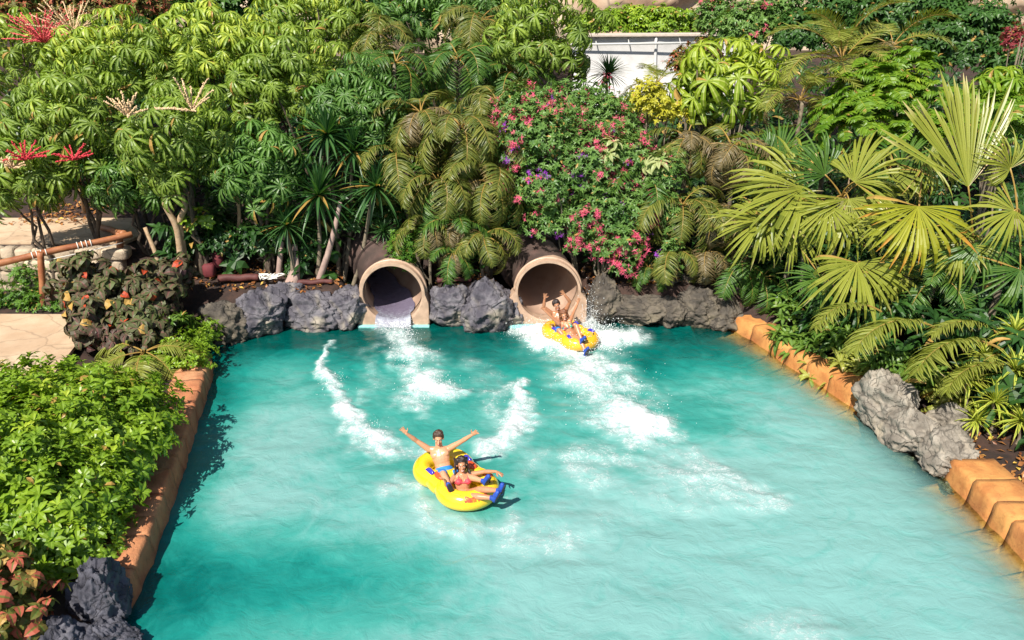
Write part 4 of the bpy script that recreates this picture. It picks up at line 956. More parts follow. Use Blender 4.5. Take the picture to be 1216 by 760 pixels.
a = Acc(); tube(a, [PB+(PA-PB)*t-O+np.array([0, -.02, -.16-.03*math.sin(t*PI)]) for t in np.linspace(.3, .95, 12)], [.012]*12, 6); link('rope', a.mesh('rope', M['rope']), parent=rl)
# tan retaining wall below the terrace
def stone_wall(P0, P1_, z0, z1, label, rows=4, mat=None, seed=0):
    root = empty('stone_wall', (*P0, z0), label, 'wall'); r = np.random.default_rng(seed); P0 = np.array(P0); d = np.array(P1_)-P0; L = np.hypot(*d); d /= L; a = Acc()
    h = (z1-z0)/rows
    for k in range(rows):
        s = -r.uniform(0, .4)
        while s < L:
            l = r.uniform(.35, .8); c = P0+d*(s+l/2); R_ = Rz(math.atan2(d[1], d[0])+r.normal(0, .03))
            V, Q, T = sphere_grid(20, 12); V = np.sign(V)*np.abs(V)**.45; V = V*(1+.12*fbm(V*2+s*3+k*7, 3, seed)[:, None])*np.array([l*.52, .22+r.uniform(-.03, .05), h*.52])
            a.add(V@R_.T+np.array([c[0]-P0[0], c[1]-P0[1], h*(k+.5)]), Q, T); s += l
    link('stonework', a.mesh('stonework', mat or M['tan_wall']), parent=root); return root
stone_wall((-17, 21.3), (-10.6, 21.3), .35, 1.6, 'sunlit tan stone retaining wall under the upper terrace, behind the log railing', seed=5)
# fallen red log, short stump figure and rope coil above the left boulders
a = Acc(); log(a, (-.55, 0, .06), (.45, .05, .08), .10, .085, 5); tag(link('fallen_log', a.mesh('fallen_log', M['log_dark']), (*J(287, 343, 20.35)[:2], hz(-6.2, 20.35)+.08)), 'short dark red log lying on top of the left boulders', 'log')
a = Acc(); log(a, (-.4, 0, -.03), (.45, .1, -.02), .07, .06, 6); tag(link('fallen_log', a.mesh('fallen_log', M['log_dark']), (-5.05, 20.25, 1.0)), 'thin brown log lying behind the long low boulder left of the left slide', 'log')
a = Acc(); log(a, (-.5, 0, -.03), (.35, .08, -.02), .07, .06, 7); tag(link('fallen_log', a.mesh('fallen_log', M['log_dark']), (-1.4, 20.35, 1.02)), 'reddish log lying behind the rocks between the two slides', 'log')
a = Acc(); box(a, (0, 0, .16), (.3, .28, .36), bev=.05); ell(a, (.22, .1, .42), (.14, .12, .24)); ell(a, (.2, .1, .7), (.07, .07, .1)); tag(link('garden_ornament', a.mesh('garden_ornament', plain('faded_red_plaster', (.13, .02, .025), .8)), (*J(250, 330, 20.7)[:2], 1.0)), 'small faded dark red figure in the shade at the end of the red log', 'ornament')
a = Acc(); rr = np.random.default_rng(5); tube(a, [(.22*math.cos(t*2.1)+.06*rr.normal(), .14*math.sin(t*3.3), .05+.03*rr.normal()) for t in np.linspace(0, 12, 60)], [.018]*60, 6); tag(link('rope_coil', a.mesh('rope_coil', M['rope']), (*J(322, 341, 20.3)[:2], 1.08)), 'tangled coil of white rope on the leaf litter left of the left slide', 'rope')

# ------------------------------------------------------------------ white slide trough on the terrace behind
def trough():
    root = empty('slide_trough', (8.0, 38, 3), 'large white curved wall of a slide trough on the slope behind the planting', 'water slide')
    O = np.array([8., 38, 3])
    def panel(x0, x1, y0, y1, z1, z0):
        a = Acc(); n = 14; m = 18; rows = []
        for i in range(n):
            t = i/(n-1); x = x0+(x1-x0)*t; y = y0+(y1-y0)*t
            rows.append([(x, y-2.3*(1-math.cos(s*PI/2)), z1+(z0-z1)*math.sin(s*PI/2)) for s in np.linspace(0, 1, m)])
        V = np.array(rows).reshape(-1, 3)-O; i = np.arange(n-1)[:, None]*m; j = np.arange(m-1)[None]
        Q = np.stack([i+j, i+j+1, i+m+j+1, i+m+j], -1).reshape(-1, 4); a.add(V, Q); V2 = V+np.array([0, .12, .0]); a.add(V2, Q[:, ::-1]); return a
    link('panel', panel(2.6, 6.15, 38., 38.2, 5.9, 2.9).mesh('panel', M['white_wall']), parent=root)
    link('panel', panel(6.25, 10.2, 38.2, 38.9, 5.9, 2.9).mesh('panel', M['white_wall']), parent=root)
    a = Acc(); box(a, (6.4-8, .45, 2.98), (8.2, .8, .12), Rz(.1), bev=.02); link('rim_ledge', a.mesh('rim_ledge', M['beige_ledge'], False), parent=root)
    for x in (6.2, 9.2):
        a = Acc(); pts = [np.array([x, 38.15-2.4*(1-math.cos(s*PI/2)), 5.95-3.0*math.sin(s*PI/2)])-O for s in np.linspace(0, 1, 14)]; tube(a, pts, [.07]*14, 8); link('seam_rib', a.mesh('seam_rib', M['white_wall']), parent=root)
    a = Acc(); tube(a, [np.array([2.5, 37.7, 5.62])-O, np.array([6.2, 37.8, 5.66])-O, np.array([10.0, 38.3, 5.7])-O], [.05]*3, 8); link('hand_rail', a.mesh('hand_rail', M['pipe']), parent=root)
    for x in (3.6, 5.0, 7.2, 8.6):
        a = Acc(); tube(a, [np.array([x, 37.78, 5.64])-O, np.array([x, 38.1, 5.85])-O], [.025, .025], 6); link('bracket', a.mesh('bracket', M['pipe']), parent=root)
trough()

# ------------------------------------------------------------------ planting
def pts_ellipsoid(n, c, r, lump=.22, seed=0, lo=.72, fill=.25, bottom=-.5):
    g = np.random.default_rng(seed); k = np.arange(int(n*1.6)); ph = k*2.399963; z = 1-2*(k+.5)/len(k)
    D = np.stack([np.sqrt(1-z*z)*np.cos(ph), np.sqrt(1-z*z)*np.sin(ph), z], 1)+g.normal(0, .05, (len(k), 3)); D /= np.linalg.norm(D, axis=1)[:, None]
    D = D[D[:, 2] > bottom]; D = D[g.permutation(len(D))[:n]]
    rad = (1+lump*fbm(D*1.9+seed*1.7, 3, seed)*1.6)*np.where(g.random(len(D)) < fill, g.uniform(.4, lo, len(D)), g.uniform(lo, 1.03, len(D)))
    return c+D*rad[:, None]*r, D
T_UMB = [whorl(12, .40, .068, 5, .35, .25, -1.75, 'obov', seed=s, jit=.18) for s in range(3)]
T_UMBL = [whorl(11, .62, .12, 5, .35, .35, -1.6, 'obov', seed=s+5, jit=.2) for s in range(2)]
def limb_tree(root, base, tips, mat, r0, origin, seed=0, wig=.12, name='trunk'):
    a = Acc(); g = np.random.default_rng(seed); base = np.array(base, float)
    for k, tp in enumerate(tips):
        tp = np.array(tp, float); m = 9; P = []
        for t in np.linspace(0, 1, m):
            e = (1-t)*t*4; P.append(base+(tp-base)*np.array([t**1.3, t**1.3, t])+e*g.normal(0, wig, 3)*np.array([1, 1, .3]))
        tube(a, np.array(P)-origin, np.linspace(r0, r0*.35, m), 8)
    return link(name, a.mesh(name, mat), parent=root)
def spike_cluster(n, L, seed):
    """umbrella-tree flower head: radiating knobbly arms"""
    g = np.random.default_rng(seed); a = Acc(); V, Q, T = sphere_grid(5, 4)
    for i in range(n):
        az = i*2.39996; el = g.uniform(.15, 1.2); d = np.array([math.cos(az)*math.cos(el), math.sin(az)*math.cos(el), math.sin(el)])
        l = L*g.uniform(.75, 1.1); tube(a, [d*l*t+np.array([0, 0, -.12*l*t*t]) for t in np.linspace(0, 1, 5)], [.012]*5, 5)
        for t in np.linspace(.12, 1, 22):
            p = d*l*t+np.array([0, 0, -.12*l*t*t])+g.normal(0, .010, 3); a.add(V*.019+p, Q, T)
    return a
def clear_base(x, y):
    for x0, y0, pth in TUBES:
        if 19 < y < y0+pth[-1, 1]+.4:
            cx = np.interp(y-y0, pth[:, 1], pth[:, 0])+x0
            if abs(x-cx) < 1.05: x = cx+(1.1 if x > cx else -1.1)
    return x
def umbrella(px, py, Y, rx, rz, label, n=210, mat='umb', big=False, spikes=(), seed=0, ry=None, bright=0., group='umbrella trees with drooping whorled leaves'):
    c = J(px, py, Y); t = Y/(CP+(380-py)/1000*SP); r = np.array([rx*t/1000, 1., rz*t/1000]); r[1] = ry or min(r[0], r[2])*.95
    bx, by = c[0], c[1]+.2; bx = clear_base(bx, by); bz = hz(bx, by); root = empty('umbrella_tree', (bx, by, bz), label, 'tree', group); o0 = np.array([bx, by, bz])
    P, D = pts_ellipsoid(int(n*.85), c, r, .35, seed, lo=.8, fill=.2, bottom=-.8)
    g = np.random.default_rng(seed+100); N = D*np.array([.8, .8, .6])+np.array([0, 0, .75])+g.normal(0, .15, D.shape)
    a = Acc(); TT = T_UMBL if big else T_UMB
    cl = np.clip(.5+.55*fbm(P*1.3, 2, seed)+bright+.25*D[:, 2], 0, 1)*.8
    S = g.uniform(.5, 1.4, len(P))
    for i, T in enumerate(TT):
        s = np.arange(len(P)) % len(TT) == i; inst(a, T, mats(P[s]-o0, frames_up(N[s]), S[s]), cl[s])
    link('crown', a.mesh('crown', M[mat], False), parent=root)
    tips = [c+g.normal(0, .4, 3)*r for _ in range(6)]
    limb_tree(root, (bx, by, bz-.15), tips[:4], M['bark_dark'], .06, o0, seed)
    for (sx, sy, m_, L) in spikes:
        p = J(sx, sy, Y-r[1]*1.1); a = spike_cluster(15, L, seed+int(sx)); a.V = [v+p-o0 for v in a.V]; link('flower_spray', a.mesh('flower_spray', M[m_]), parent=root)
    return root
#@@UMB
umbrella(215, 165, 20.6, 72, 68, 'umbrella tree with tan flower sprays left of centre above the twisted trunk', 230, spikes=((228, 132, 'tan_fl', .85), (152, 138, 'tan_fl', .6)), seed=1)
umbrella(85, 145, 21.8, 82, 65, 'umbrella tree above the log railing at left', 240, seed=2)
umbrella(140, 75, 23.6, 95, 55, 'bright lime-topped umbrella tree below the crimson flower spray', 260, seed=3, bright=.3)
umbrella(262, 70, 24.6, 90, 60, 'bright umbrella tree crown in the upper left between the red spray and the dark palms', 280, seed=4, bright=.35)
umbrella(345, 95, 23.8, 80, 62, 'umbrella tree with sunlit top above the spiky plants', 250, seed=5, bright=.1)
umbrella(32, 205, 21.0, 58, 48, 'umbrella tree with red flower sprays at the far left edge', 150, seed=6, spikes=((30, 190, 'red_fl', .6), (88, 190, 'red_fl', .5), (15, 200, 'tan_fl', .4)))
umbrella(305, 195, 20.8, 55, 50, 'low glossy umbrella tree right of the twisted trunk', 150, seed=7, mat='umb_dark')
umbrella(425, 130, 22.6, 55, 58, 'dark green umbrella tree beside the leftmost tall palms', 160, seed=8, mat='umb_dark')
umbrella(648, 42, 25.5, 68, 60, 'umbrella tree left of the white slide trough', 220, seed=9, bright=.0)
umbrella(868, 92, 22.5, 72, 52, 'lime yellow umbrella tree with very large leaves right of the white trough', 62, seed=10, big=True, mat='umb_lime', bright=.1)
umbrella(25, 60, 26, 60, 50, 'umbrella tree at the upper left edge beside the crimson flower spray', 120, seed=11, bright=.2)
umbrella(380, 25, 28, 75, 40, 'high umbrella tree at the top edge left of the dark palms', 170, seed=12, bright=.1)
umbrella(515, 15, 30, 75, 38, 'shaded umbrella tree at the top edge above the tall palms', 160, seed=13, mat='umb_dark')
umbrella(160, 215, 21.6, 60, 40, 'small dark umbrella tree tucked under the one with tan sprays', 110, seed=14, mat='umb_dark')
umbrella(1190, 112, 21.5, 40, 34, 'small lime umbrella tree at the right edge below the glossy laurel', 60, seed=15, big=False, mat='fern', bright=.2, group='bright ferny trees')
umbrella(600, 5, 33, 60, 35, 'distant umbrella tree at the top edge left of the white trough', 120, seed=16, mat='umb_dark')

# feather palms, each frond a part sharing one of a few meshes
FR = {}
def frond_set(key, mat, **kw):
    FR[key] = []
    for s in range(4):
        V, Q, A = frond(seed=s+hash(key) % 50 if False else s+len(FR)*5, **kw); a = Acc(); a.add(V, Q, None, A); FR[key].append(a.mesh('frond', M[mat], False))
frond_set('kentia', 'palm', L=1.8, n=36, ll=.55, lw=.045, p0=1.15, p1=-1.15, droop=-.7, ldroop=-1.)
frond_set('green', 'palm_green', L=1.7, n=36, ll=.52, lw=.046, p0=1.1, p1=-1.0, droop=-.5, ldroop=-.9)
frond_set('brown', 'palm_brown', L=1.4, n=32, ll=.5, lw=.035, p0=.9, p1=-1.5, droop=-.9, ldroop=-1.)
frond_set('yellow', 'palm_yellow', L=1.9, n=52, ll=.62, lw=.042, p0=.75, p1=-.7, droop=-.5, ldroop=-.9, stemfrac=.22)
frond_set('feather', 'palm_yellow', L=2.2, n=50, ll=.6, lw=.03, p0=1.25, p1=-.4, droop=-.2, ldroop=-.5)
frond_set('fern', 'palm_green', L=.9, n=30, ll=.2, lw=.022, p0=.9, p1=-.7, droop=-.2, ldroop=-.3)
def palm(px, py, Y, key, n, label, scale=1., trunk=True, seed=0, mix=None, name='palm_tree', cat='palm', r0=.06, el=(.9, -.5), group='feather palms in the bank', lean=0.):
    c = J(px, py, Y); g = np.random.default_rng(seed); lean = clear_base(c[0]+lean, c[1]+.15)-c[0]; bz = hz(c[0]+lean, c[1]+.15); o0 = np.array([c[0]+lean, c[1]+.15, bz]); root = empty(name, o0, label, cat, group)
    if trunk and c[2]-bz > .3:
        a = Acc(); m = 12; P = [np.array([0, 0, -.15])*(1-t)+(c-o0)*t+np.array([.08*math.sin(t*3+seed), 0, 0]) for t in np.linspace(0, 1, m)]
        tube(a, P, [r0*(1.15-.35*t)*(1+.05*(i % 2)) for i, t in enumerate(np.linspace(0, 1, m))], 10); link('trunk', a.mesh('trunk', M['bark']), parent=root)
    for i in range(n):
        k_ = mix if (mix and g.random() < .25) else key; me = FR[k_][g.integers(4)]
        t = (i+.5)/n; yaw = i*2.39996+seed; pit = -(el[0]+(el[1]-el[0])*t+g.normal(0, .12))+.9
        o = link('frond', me, c-o0, root); o.rotation_euler = Euler((g.normal(0, .25), pit, yaw), 'XYZ'); s = scale*g.uniform(.8, 1.1); o.scale = (s, s, s)
    return root
#@@PALMS
gk = 'olive palms between the slides'
palm(500, 135, 21.8, 'kentia', 13, 'olive palm left of the centre palms, above the left slide', .95, seed=1, mix='brown', group=gk)
palm(548, 150, 21.4, 'kentia', 14, 'tallest olive palm with browning tips in the middle of the bank', 1.0, seed=2, mix='brown', group=gk)
palm(520, 215, 20.9, 'kentia', 12, 'low olive palm hanging just above the left slide arch', .9, seed=3, mix='green', group=gk)
palm(580, 215, 20.9, 'kentia', 13, 'golden-tipped palm hanging between the two slides next to the pink flowers', .95, seed=4, mix='brown', group=gk)
palm(545, 265, 20.6, 'green', 11, 'small green palm drooping over the rocks between the slides', .75, seed=5, mix='brown', group=gk)
palm(472, 185, 21.5, 'kentia', 11, 'olive palm behind the spiky plants, leftmost of the olive palms', .95, seed=33, mix='green', group=gk)
palm(612, 175, 21.4, 'kentia', 10, 'olive palm pressed against the left side of the purple flowers', .85, seed=34, mix='brown', group=gk)
for (px, py, Y_, ky, sc_, lab_) in ((507, 268, 20.5, 'kentia', .72, 'low olive palm at the right shoulder of the left slide, fronds touching the rocks'), (575, 280, 20.4, 'kentia', .75, 'low olive palm over the largest rounded boulder'), (538, 300, 20.2, 'green', .55, 'smallest green palm on top of the rocks between the slides'),
        (800, 300, 20.2, 'kentia', .7, 'low palm hanging over the squat brown boulder'), (840, 300, 20.2, 'brown', .8, 'dry palm hanging over the low boulders at the far right corner'), (878, 315, 20.0, 'green', .75, 'dark green palm spilling over the far right corner of the pool'), (770, 318, 20.3, 'green', .5, 'small green palm between the pink clusters and the hanging vine')):
    palm(px, py, Y_, ky, 10, lab_, sc_, seed=px, mix='brown', group='low palms spilling over the back wall', r0=.04)
palm(590, 120, 22.3, 'kentia', 12, 'olive palm touching the left side of the flowering shrub', .95, seed=6, group=gk)
gt = 'dark palms in the upper centre'
palm(470, 75, 24.5, 'green', 12, 'shaded palm at upper centre right of the sunlit umbrella crowns', 1.1, seed=7, group=gt)
palm(545, 70, 25, 'green', 13, 'dark palm in the upper centre, middle one of three', 1.1, seed=8, group=gt)
palm(610, 85, 25, 'green', 11, 'dark palm in the upper centre closest to the white trough', 1.0, seed=9, group=gt, mix='kentia')
palm(570, 25, 28, 'kentia', 12, 'high palm with pale arching fronds at the top edge of the centre', 1.1, seed=10, group=gt)
palm(450, 40, 27, 'kentia', 11, 'high palm at the top edge above the shaded palm', 1.0, seed=30, group=gt)
gp = 'feather palms right of the flowering shrub'
palm(815, 165, 21.6, 'kentia', 12, 'grey-green palm below the lime umbrella tree', .95, seed=11, mix='brown', group=gp)
palm(870, 175, 21.0, 'brown', 12, 'straw-coloured palm just left of the big fan palms', 1.0, seed=12, mix='kentia', group=gp)
palm(810, 245, 20.6, 'kentia', 12, 'golden-tipped palm arching over the right wall rocks', .95, seed=13, mix='brown', group=gp)
palm(765, 215, 20.9, 'green', 10, 'half-hidden green palm behind the hanging flower vine', .8, seed=14, group=gp)
palm(850, 255, 20.4, 'brown', 9, 'withered palm with hanging brown fronds above the far right corner', .8, seed=15, mix='kentia', group=gp)
palm(780, 100, 24, 'feather', 8, 'upright pale feather palm in front of the white trough', .7, seed=31, group=gp)
gy = 'tall yellow-green feather palms at upper right'
palm(1000, 75, 22.5, 'feather', 12, 'tall yellow-green feather palm with upright plumes at upper right', .95, seed=16, group=gy, el=(1.2, .1))
palm(950, 120, 21.8, 'feather', 10, 'yellow-green feather palm between the lime umbrella tree and the ferny tree', .85, seed=17, mix='brown', group=gy, el=(1.0, 0))
palm(1060, 55, 24, 'feather', 9, 'yellow-green feather palm with a dry arching frond below the laurel', .8, seed=18, mix='brown', group=gy)
palm(172, 418, 16.6, 'yellow', 8, 'young pale yellow palm at the near end of the dark coppery shrub', .85, False, seed=19, name='young_palm', el=(.6, .0), group='low palms by the pool edges')
gn = 'low palms by the pool edges'
pf = palm(1190, 420, 14.6, 'yellow', 4, 'large low palm with arching yellow-green fronds over the pale boulders', .6, False, seed=20, name='young_palm', group=gn)
def hero_frond(root, base, direction, roll, me, s):
    o = link('frond', me, np.array(base)-np.array(root.location), root); d = unit(direction); yaw = math.atan2(d[1], d[0]); o.rotation_euler = Euler((roll, -math.asin(d[2])+.75, yaw), 'XYZ'); o.scale = (s,)*3; return o
hero_frond(pf, J(1120, 395, 15.4), (-1, -.35, .75), .35, FR['yellow'][0], 1.2)
hero_frond(pf, J(1195, 418, 14.4), (-1, -.35, .72), .5, FR['yellow'][1], 1.2)
hero_frond(pf, J(1190, 400, 15), (-1, -.1, .9), .3, FR['yellow'][2], .8)
hero_frond(pf, J(1050, 372, 16.2), (-1, -.3, .7), .4, FR['yellow'][3], .95)
hero_frond(pf, J(1212, 440, 14.0), (-1, -.3, .6), .5, FR['yellow'][0], .9)
for (px, py, Y, lab, s) in ((985, 335, 18.4, 'dark fern-like palm under the big fan palms', 1.), (905, 330, 19.6, 'small dark fern palm above the far end of the orange edge', 1.), (1110, 330, 17.0, 'dark green palm in shade behind the low yellow fronds', 1.3)):
    palm(px, py, Y, 'green', 8, lab, .6*s, seed=int(px), group='shaded small palms on the right bank')

# fan palms
FAN = {}
for key, mat, kw in (('fan', 'fan', dict(R=1.5, n=40, span=2.1, split=.58, droop=-.9, stalk=.8, bend=.85)), ('flat', 'fan', dict(R=1.55, n=40, span=1.85, split=.66, droop=-.35, stalk=.8, bend=1.0)), ('gold', 'fan_gold', dict(R=1.5, n=34, span=1.7, split=.55, droop=-1.3, stalk=.6, bend=.45)), ('stiff', 'fan', dict(R=1.6, n=34, span=.95, split=.85, droop=-.12, cup=0., stalk=.5, bend=0.)), ('hero', 'fan_hero', dict(R=.95, n=42, span=1.75, split=.5, droop=-1.9, cup=.38, stalk=.0, bend=0.)), ('heroup', 'fan_hero', dict(R=1., n=36, span=.8, split=.8, droop=-.35, cup=.0, stalk=.0, bend=0.)), ('herogold', 'fan_gold', dict(R=.95, n=34, span=1.6, split=.6, droop=-1.6, cup=.35, stalk=.0, bend=0.)), ('herodark', 'palm_green', dict(R=.95, n=38, span=1.6, split=.5, droop=-1.7, cup=.3, stalk=.0, bend=0.))):
    FAN[key] = []
    for s in range(3):
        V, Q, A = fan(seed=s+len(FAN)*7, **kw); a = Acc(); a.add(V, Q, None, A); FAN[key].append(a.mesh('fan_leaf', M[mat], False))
def fan_palm(px, py, Y, label, leaves, seed=0, hero=(), r0=.07, group='fan palms on the right bank'):
    """leaves: (yaw deg, pitch deg, roll deg, kind, scale)"""
    c = J(px, py, Y); g = np.random.default_rng(seed); bz = hz(c[0], c[1]+.2); o0 = np.array([c[0], c[1]+.2, bz]); root = empty('fan_palm', o0, label, 'palm', group)
    a = Acc(); tube(a, [np.array([0, 0, -.15])*(1-t)+(c-o0)*t for t in np.linspace(0, 1, 10)], [r0*(1+.06*(i % 2)) for i in range(10)], 10); link('trunk', a.mesh('trunk', M['bark']), parent=root)
    for (hx, hy, hY, ang, Rp, kd) in hero:
        h = J(hx, hy, hY); t = hY/(CP+(380-hy)/1000*SP)/1000; an = math.radians(ang)
        ax = unit(np.array([math.cos(an), 0, 0])+math.sin(an)*np.array([0, SP, CP])+g.normal(0, .08, 3)); n_ = np.array([-.2, -.8, .55])+g.normal(0, .1, 3); n_ = unit(n_-ax*(n_@ax)); sd = np.cross(n_, ax)
        o = link('fan_leaf', FAN[kd][g.integers(3)], h-o0, root); o.rotation_euler = Matrix(np.stack([ax, sd, n_], 1).tolist()).to_euler(); o.scale = (Rp*t,)*3
        a = Acc(); c_ = c-o0; hh = h-o0+ax*.02; mid = (c_+hh)/2-ax*.15+np.array([0, .05, .12]); tube(a, [c_*(1-q)**2+2*mid*q*(1-q)+hh*q*q for q in np.linspace(0, 1, 8)], [.022]*4+[.016]*4, 6, A=np.array([.6, .9, 0])); link('leaf_stalk', a.mesh('leaf_stalk', M['fan']), parent=root)
    for (yw, pt, rl_, kd, s) in leaves:
        o = link('fan_leaf', FAN[kd][g.integers(3)], c-o0, root); o.rotation_euler = Euler((math.radians(rl_), math.radians(-pt), math.radians(yw)), 'XYZ'); o.scale = (s,)*3
    return root
#@@FANS
def fl(seed, n=9, s=1., kinds=('fan', 'flat')):
    g = np.random.default_rng(seed); out = []
    for i in range(n):
        t = (i+.5)/n; out.append((math.degrees(i*2.39996+seed), 68-85*t+g.normal(0, 6), g.normal(0, 14), kinds[int(g.random() < .35)], s*g.uniform(.85, 1.1)))
    return out
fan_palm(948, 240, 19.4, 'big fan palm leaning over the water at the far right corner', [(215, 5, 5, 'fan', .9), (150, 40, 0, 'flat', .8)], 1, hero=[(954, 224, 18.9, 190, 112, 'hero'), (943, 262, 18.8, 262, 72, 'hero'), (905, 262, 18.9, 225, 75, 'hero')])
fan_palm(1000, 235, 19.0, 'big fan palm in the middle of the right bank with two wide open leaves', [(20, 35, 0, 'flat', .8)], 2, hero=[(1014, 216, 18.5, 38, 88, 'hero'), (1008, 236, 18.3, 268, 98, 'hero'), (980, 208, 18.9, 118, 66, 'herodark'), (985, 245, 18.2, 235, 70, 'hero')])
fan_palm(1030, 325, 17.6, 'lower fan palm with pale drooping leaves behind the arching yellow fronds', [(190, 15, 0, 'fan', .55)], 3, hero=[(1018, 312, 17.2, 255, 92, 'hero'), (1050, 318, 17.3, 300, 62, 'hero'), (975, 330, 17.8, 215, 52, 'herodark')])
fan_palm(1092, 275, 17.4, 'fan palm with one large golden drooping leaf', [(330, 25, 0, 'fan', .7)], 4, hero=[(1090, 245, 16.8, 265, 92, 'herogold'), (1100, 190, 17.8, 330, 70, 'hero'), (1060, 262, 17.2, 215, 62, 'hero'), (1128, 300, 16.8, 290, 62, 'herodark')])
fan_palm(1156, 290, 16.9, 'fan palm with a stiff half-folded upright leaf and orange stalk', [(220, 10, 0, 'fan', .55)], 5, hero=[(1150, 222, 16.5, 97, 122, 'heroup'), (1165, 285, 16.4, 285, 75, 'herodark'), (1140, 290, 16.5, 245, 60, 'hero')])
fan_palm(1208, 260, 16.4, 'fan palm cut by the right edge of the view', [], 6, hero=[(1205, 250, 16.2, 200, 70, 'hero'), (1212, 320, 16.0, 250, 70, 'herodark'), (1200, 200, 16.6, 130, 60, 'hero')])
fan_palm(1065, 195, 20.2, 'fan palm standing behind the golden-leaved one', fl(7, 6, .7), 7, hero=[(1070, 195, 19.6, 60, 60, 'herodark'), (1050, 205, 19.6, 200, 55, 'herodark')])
fan_palm(905, 185, 21.4, 'fan palm at the back, left of the ferny tree', fl(8, 6, .7), 8, hero=[(910, 190, 20.6, 150, 55, 'herodark'), (925, 185, 20.6, 45, 60, 'herodark')])

# spiky plants
T_SW = rosette(92, .85, .065, 5, 1, .3, -.8, 1.4, -.5); T_SW2 = rosette(46, .42, .045, 4, 2, .25, -.35, 1.35, -.9)
SWM = Acc(); SWM.add(T_SW[0], T_SW[1], None, T_SW[2]); SWM = SWM.mesh('foliage', M['sword'], False)
def striped_mat():
    m = leaf_mat('striped_leaf', (.42, .45, .06), (.62, .6, .12), rib=(.06, .2, .02), ribamt=1., trans=.3); return m
M['striped'] = striped_mat()
SW2 = Acc(); SW2.add(T_SW2[0], T_SW2[1], None, T_SW2[2]); SW2 = SW2.mesh('foliage', M['striped'], False)
def spiky(px, py, Y, me, s, label, group, name='spiky_plant', trunk=True, lean=(0, 0), dead=False, r0=.05):
    c = J(px, py, Y); b = np.array([clear_base(c[0]+lean[0], c[1]+lean[1]), c[1]+lean[1], 0]); b[2] = hz(b[0], b[1]); root = empty(name, b, label, 'plant', group)
    if trunk: a = Acc(); tube(a, [np.array([0, 0, -.1])*(1-t)+(c-b)*t+np.array([.06*math.sin(t*4), 0, 0]) for t in np.linspace(0, 1, 9)], [r0*(1.3-.5*t) for t in np.linspace(0, 1, 9)], 9); link('stem', a.mesh('stem', M['bark']), parent=root)
    o = link('foliage', me, c-b, root); o.scale = (s,)*3; o.rotation_euler = (rng.normal(0, .12), rng.normal(0, .12), rng.random()*6)
    return root
gs = 'dark spiky-leaved plants above the left slide'
spiky(388, 160, 21.3, SWM, 1.35, 'spiky plant highest of its group, with a dry seed head', gs)
spiky(378, 232, 20.7, SWM, 1.5, 'spiky plant on a pale leaning trunk just left of the left slide', gs, lean=(-.25, .1))
spiky(446, 222, 20.9, SWM, 1.35, 'spiky plant directly above the left slide tube', gs)
spiky(340, 268, 20.5, SWM, 1.0, 'small spiky plant low among the shaded trunks', gs)
spiky(420, 180, 21.4, SWM, 1.2, 'spiky plant between the highest one and the olive palms', gs)
spiky(722, 88, 27, SWM, .95, 'spiky plant against the white trough', gs)
spiky(455, 275, 21.0, SWM, .5, 'little spiky plant hanging beside the tube behind the left arch', gs)
gv = 'striped yellow-green spiky plants at the right edge'
for (px, py, Y, s, lab) in ((1182, 478, 13.6, 1., 'striped plant closest to the near orange edge'), (1150, 452, 14.1, .9, 'striped plant just above the small set-back boulder'), (1206, 440, 13.9, 1.05, 'striped plant at the right edge of the view, above the closest one'),
        (1170, 425, 14.8, .9, 'striped plant under the low arching fronds'), (1205, 395, 14.9, .95, 'striped plant highest up the bank at the right edge'), (1212, 500, 13.2, .9, 'striped plant nearest the viewer at the right edge'), (1160, 500, 13.6, .8, 'striped plant low behind the last pale boulder')):
    spiky(px, py, Y, SW2, s*1.35, lab, gv, name='striped_plant', r0=.03)

# small-leaved shrubs
T_SM = whorl(7, .09, .035, 2, .3, .5, -.2, seed=20, jit=.35); T_SM2 = whorl(6, .11, .05, 2, .3, .3, -.6, seed=21, jit=.4)
T_BU = whorl(9, .125, .055, 3, .28, .75, -.15, 'obov' and .0, 'obov', seed=22, jit=.3) if False else whorl(9, .115, .05, 3, .28, .7, -.1, 'obov', seed=22, jit=.3)
T_BU2 = whorl(8, .17, .062, 3, .28, .7, -.3, 'obov', seed=28, jit=.35); T_LA = whorl(7, .16, .07, 2, .25, .3, -.7, seed=23, jit=.4, shape='lens')
T_OV = whorl(6, .24, .15, 4, .2, -.1, -1.5, 'ovate', seed=24, jit=.35)
T_OVB = whorl(7, .22, .12, 4, .2, .0, -1.45, 'ovate', seed=25, jit=.3)
T_GI = whorl(7, .42, .085, 4, .25, .9, -.6, 'lens', seed=26, jit=.3); T_FE = frond(L=.55, n=16, ll=.2, lw=.07, p0=.5, p1=-.6, lean=.4, seed=3, seg=2)
T_PET = whorl(4, .045, .045, 1, .3, .7, .1, 'lens', seed=27, jit=.3)
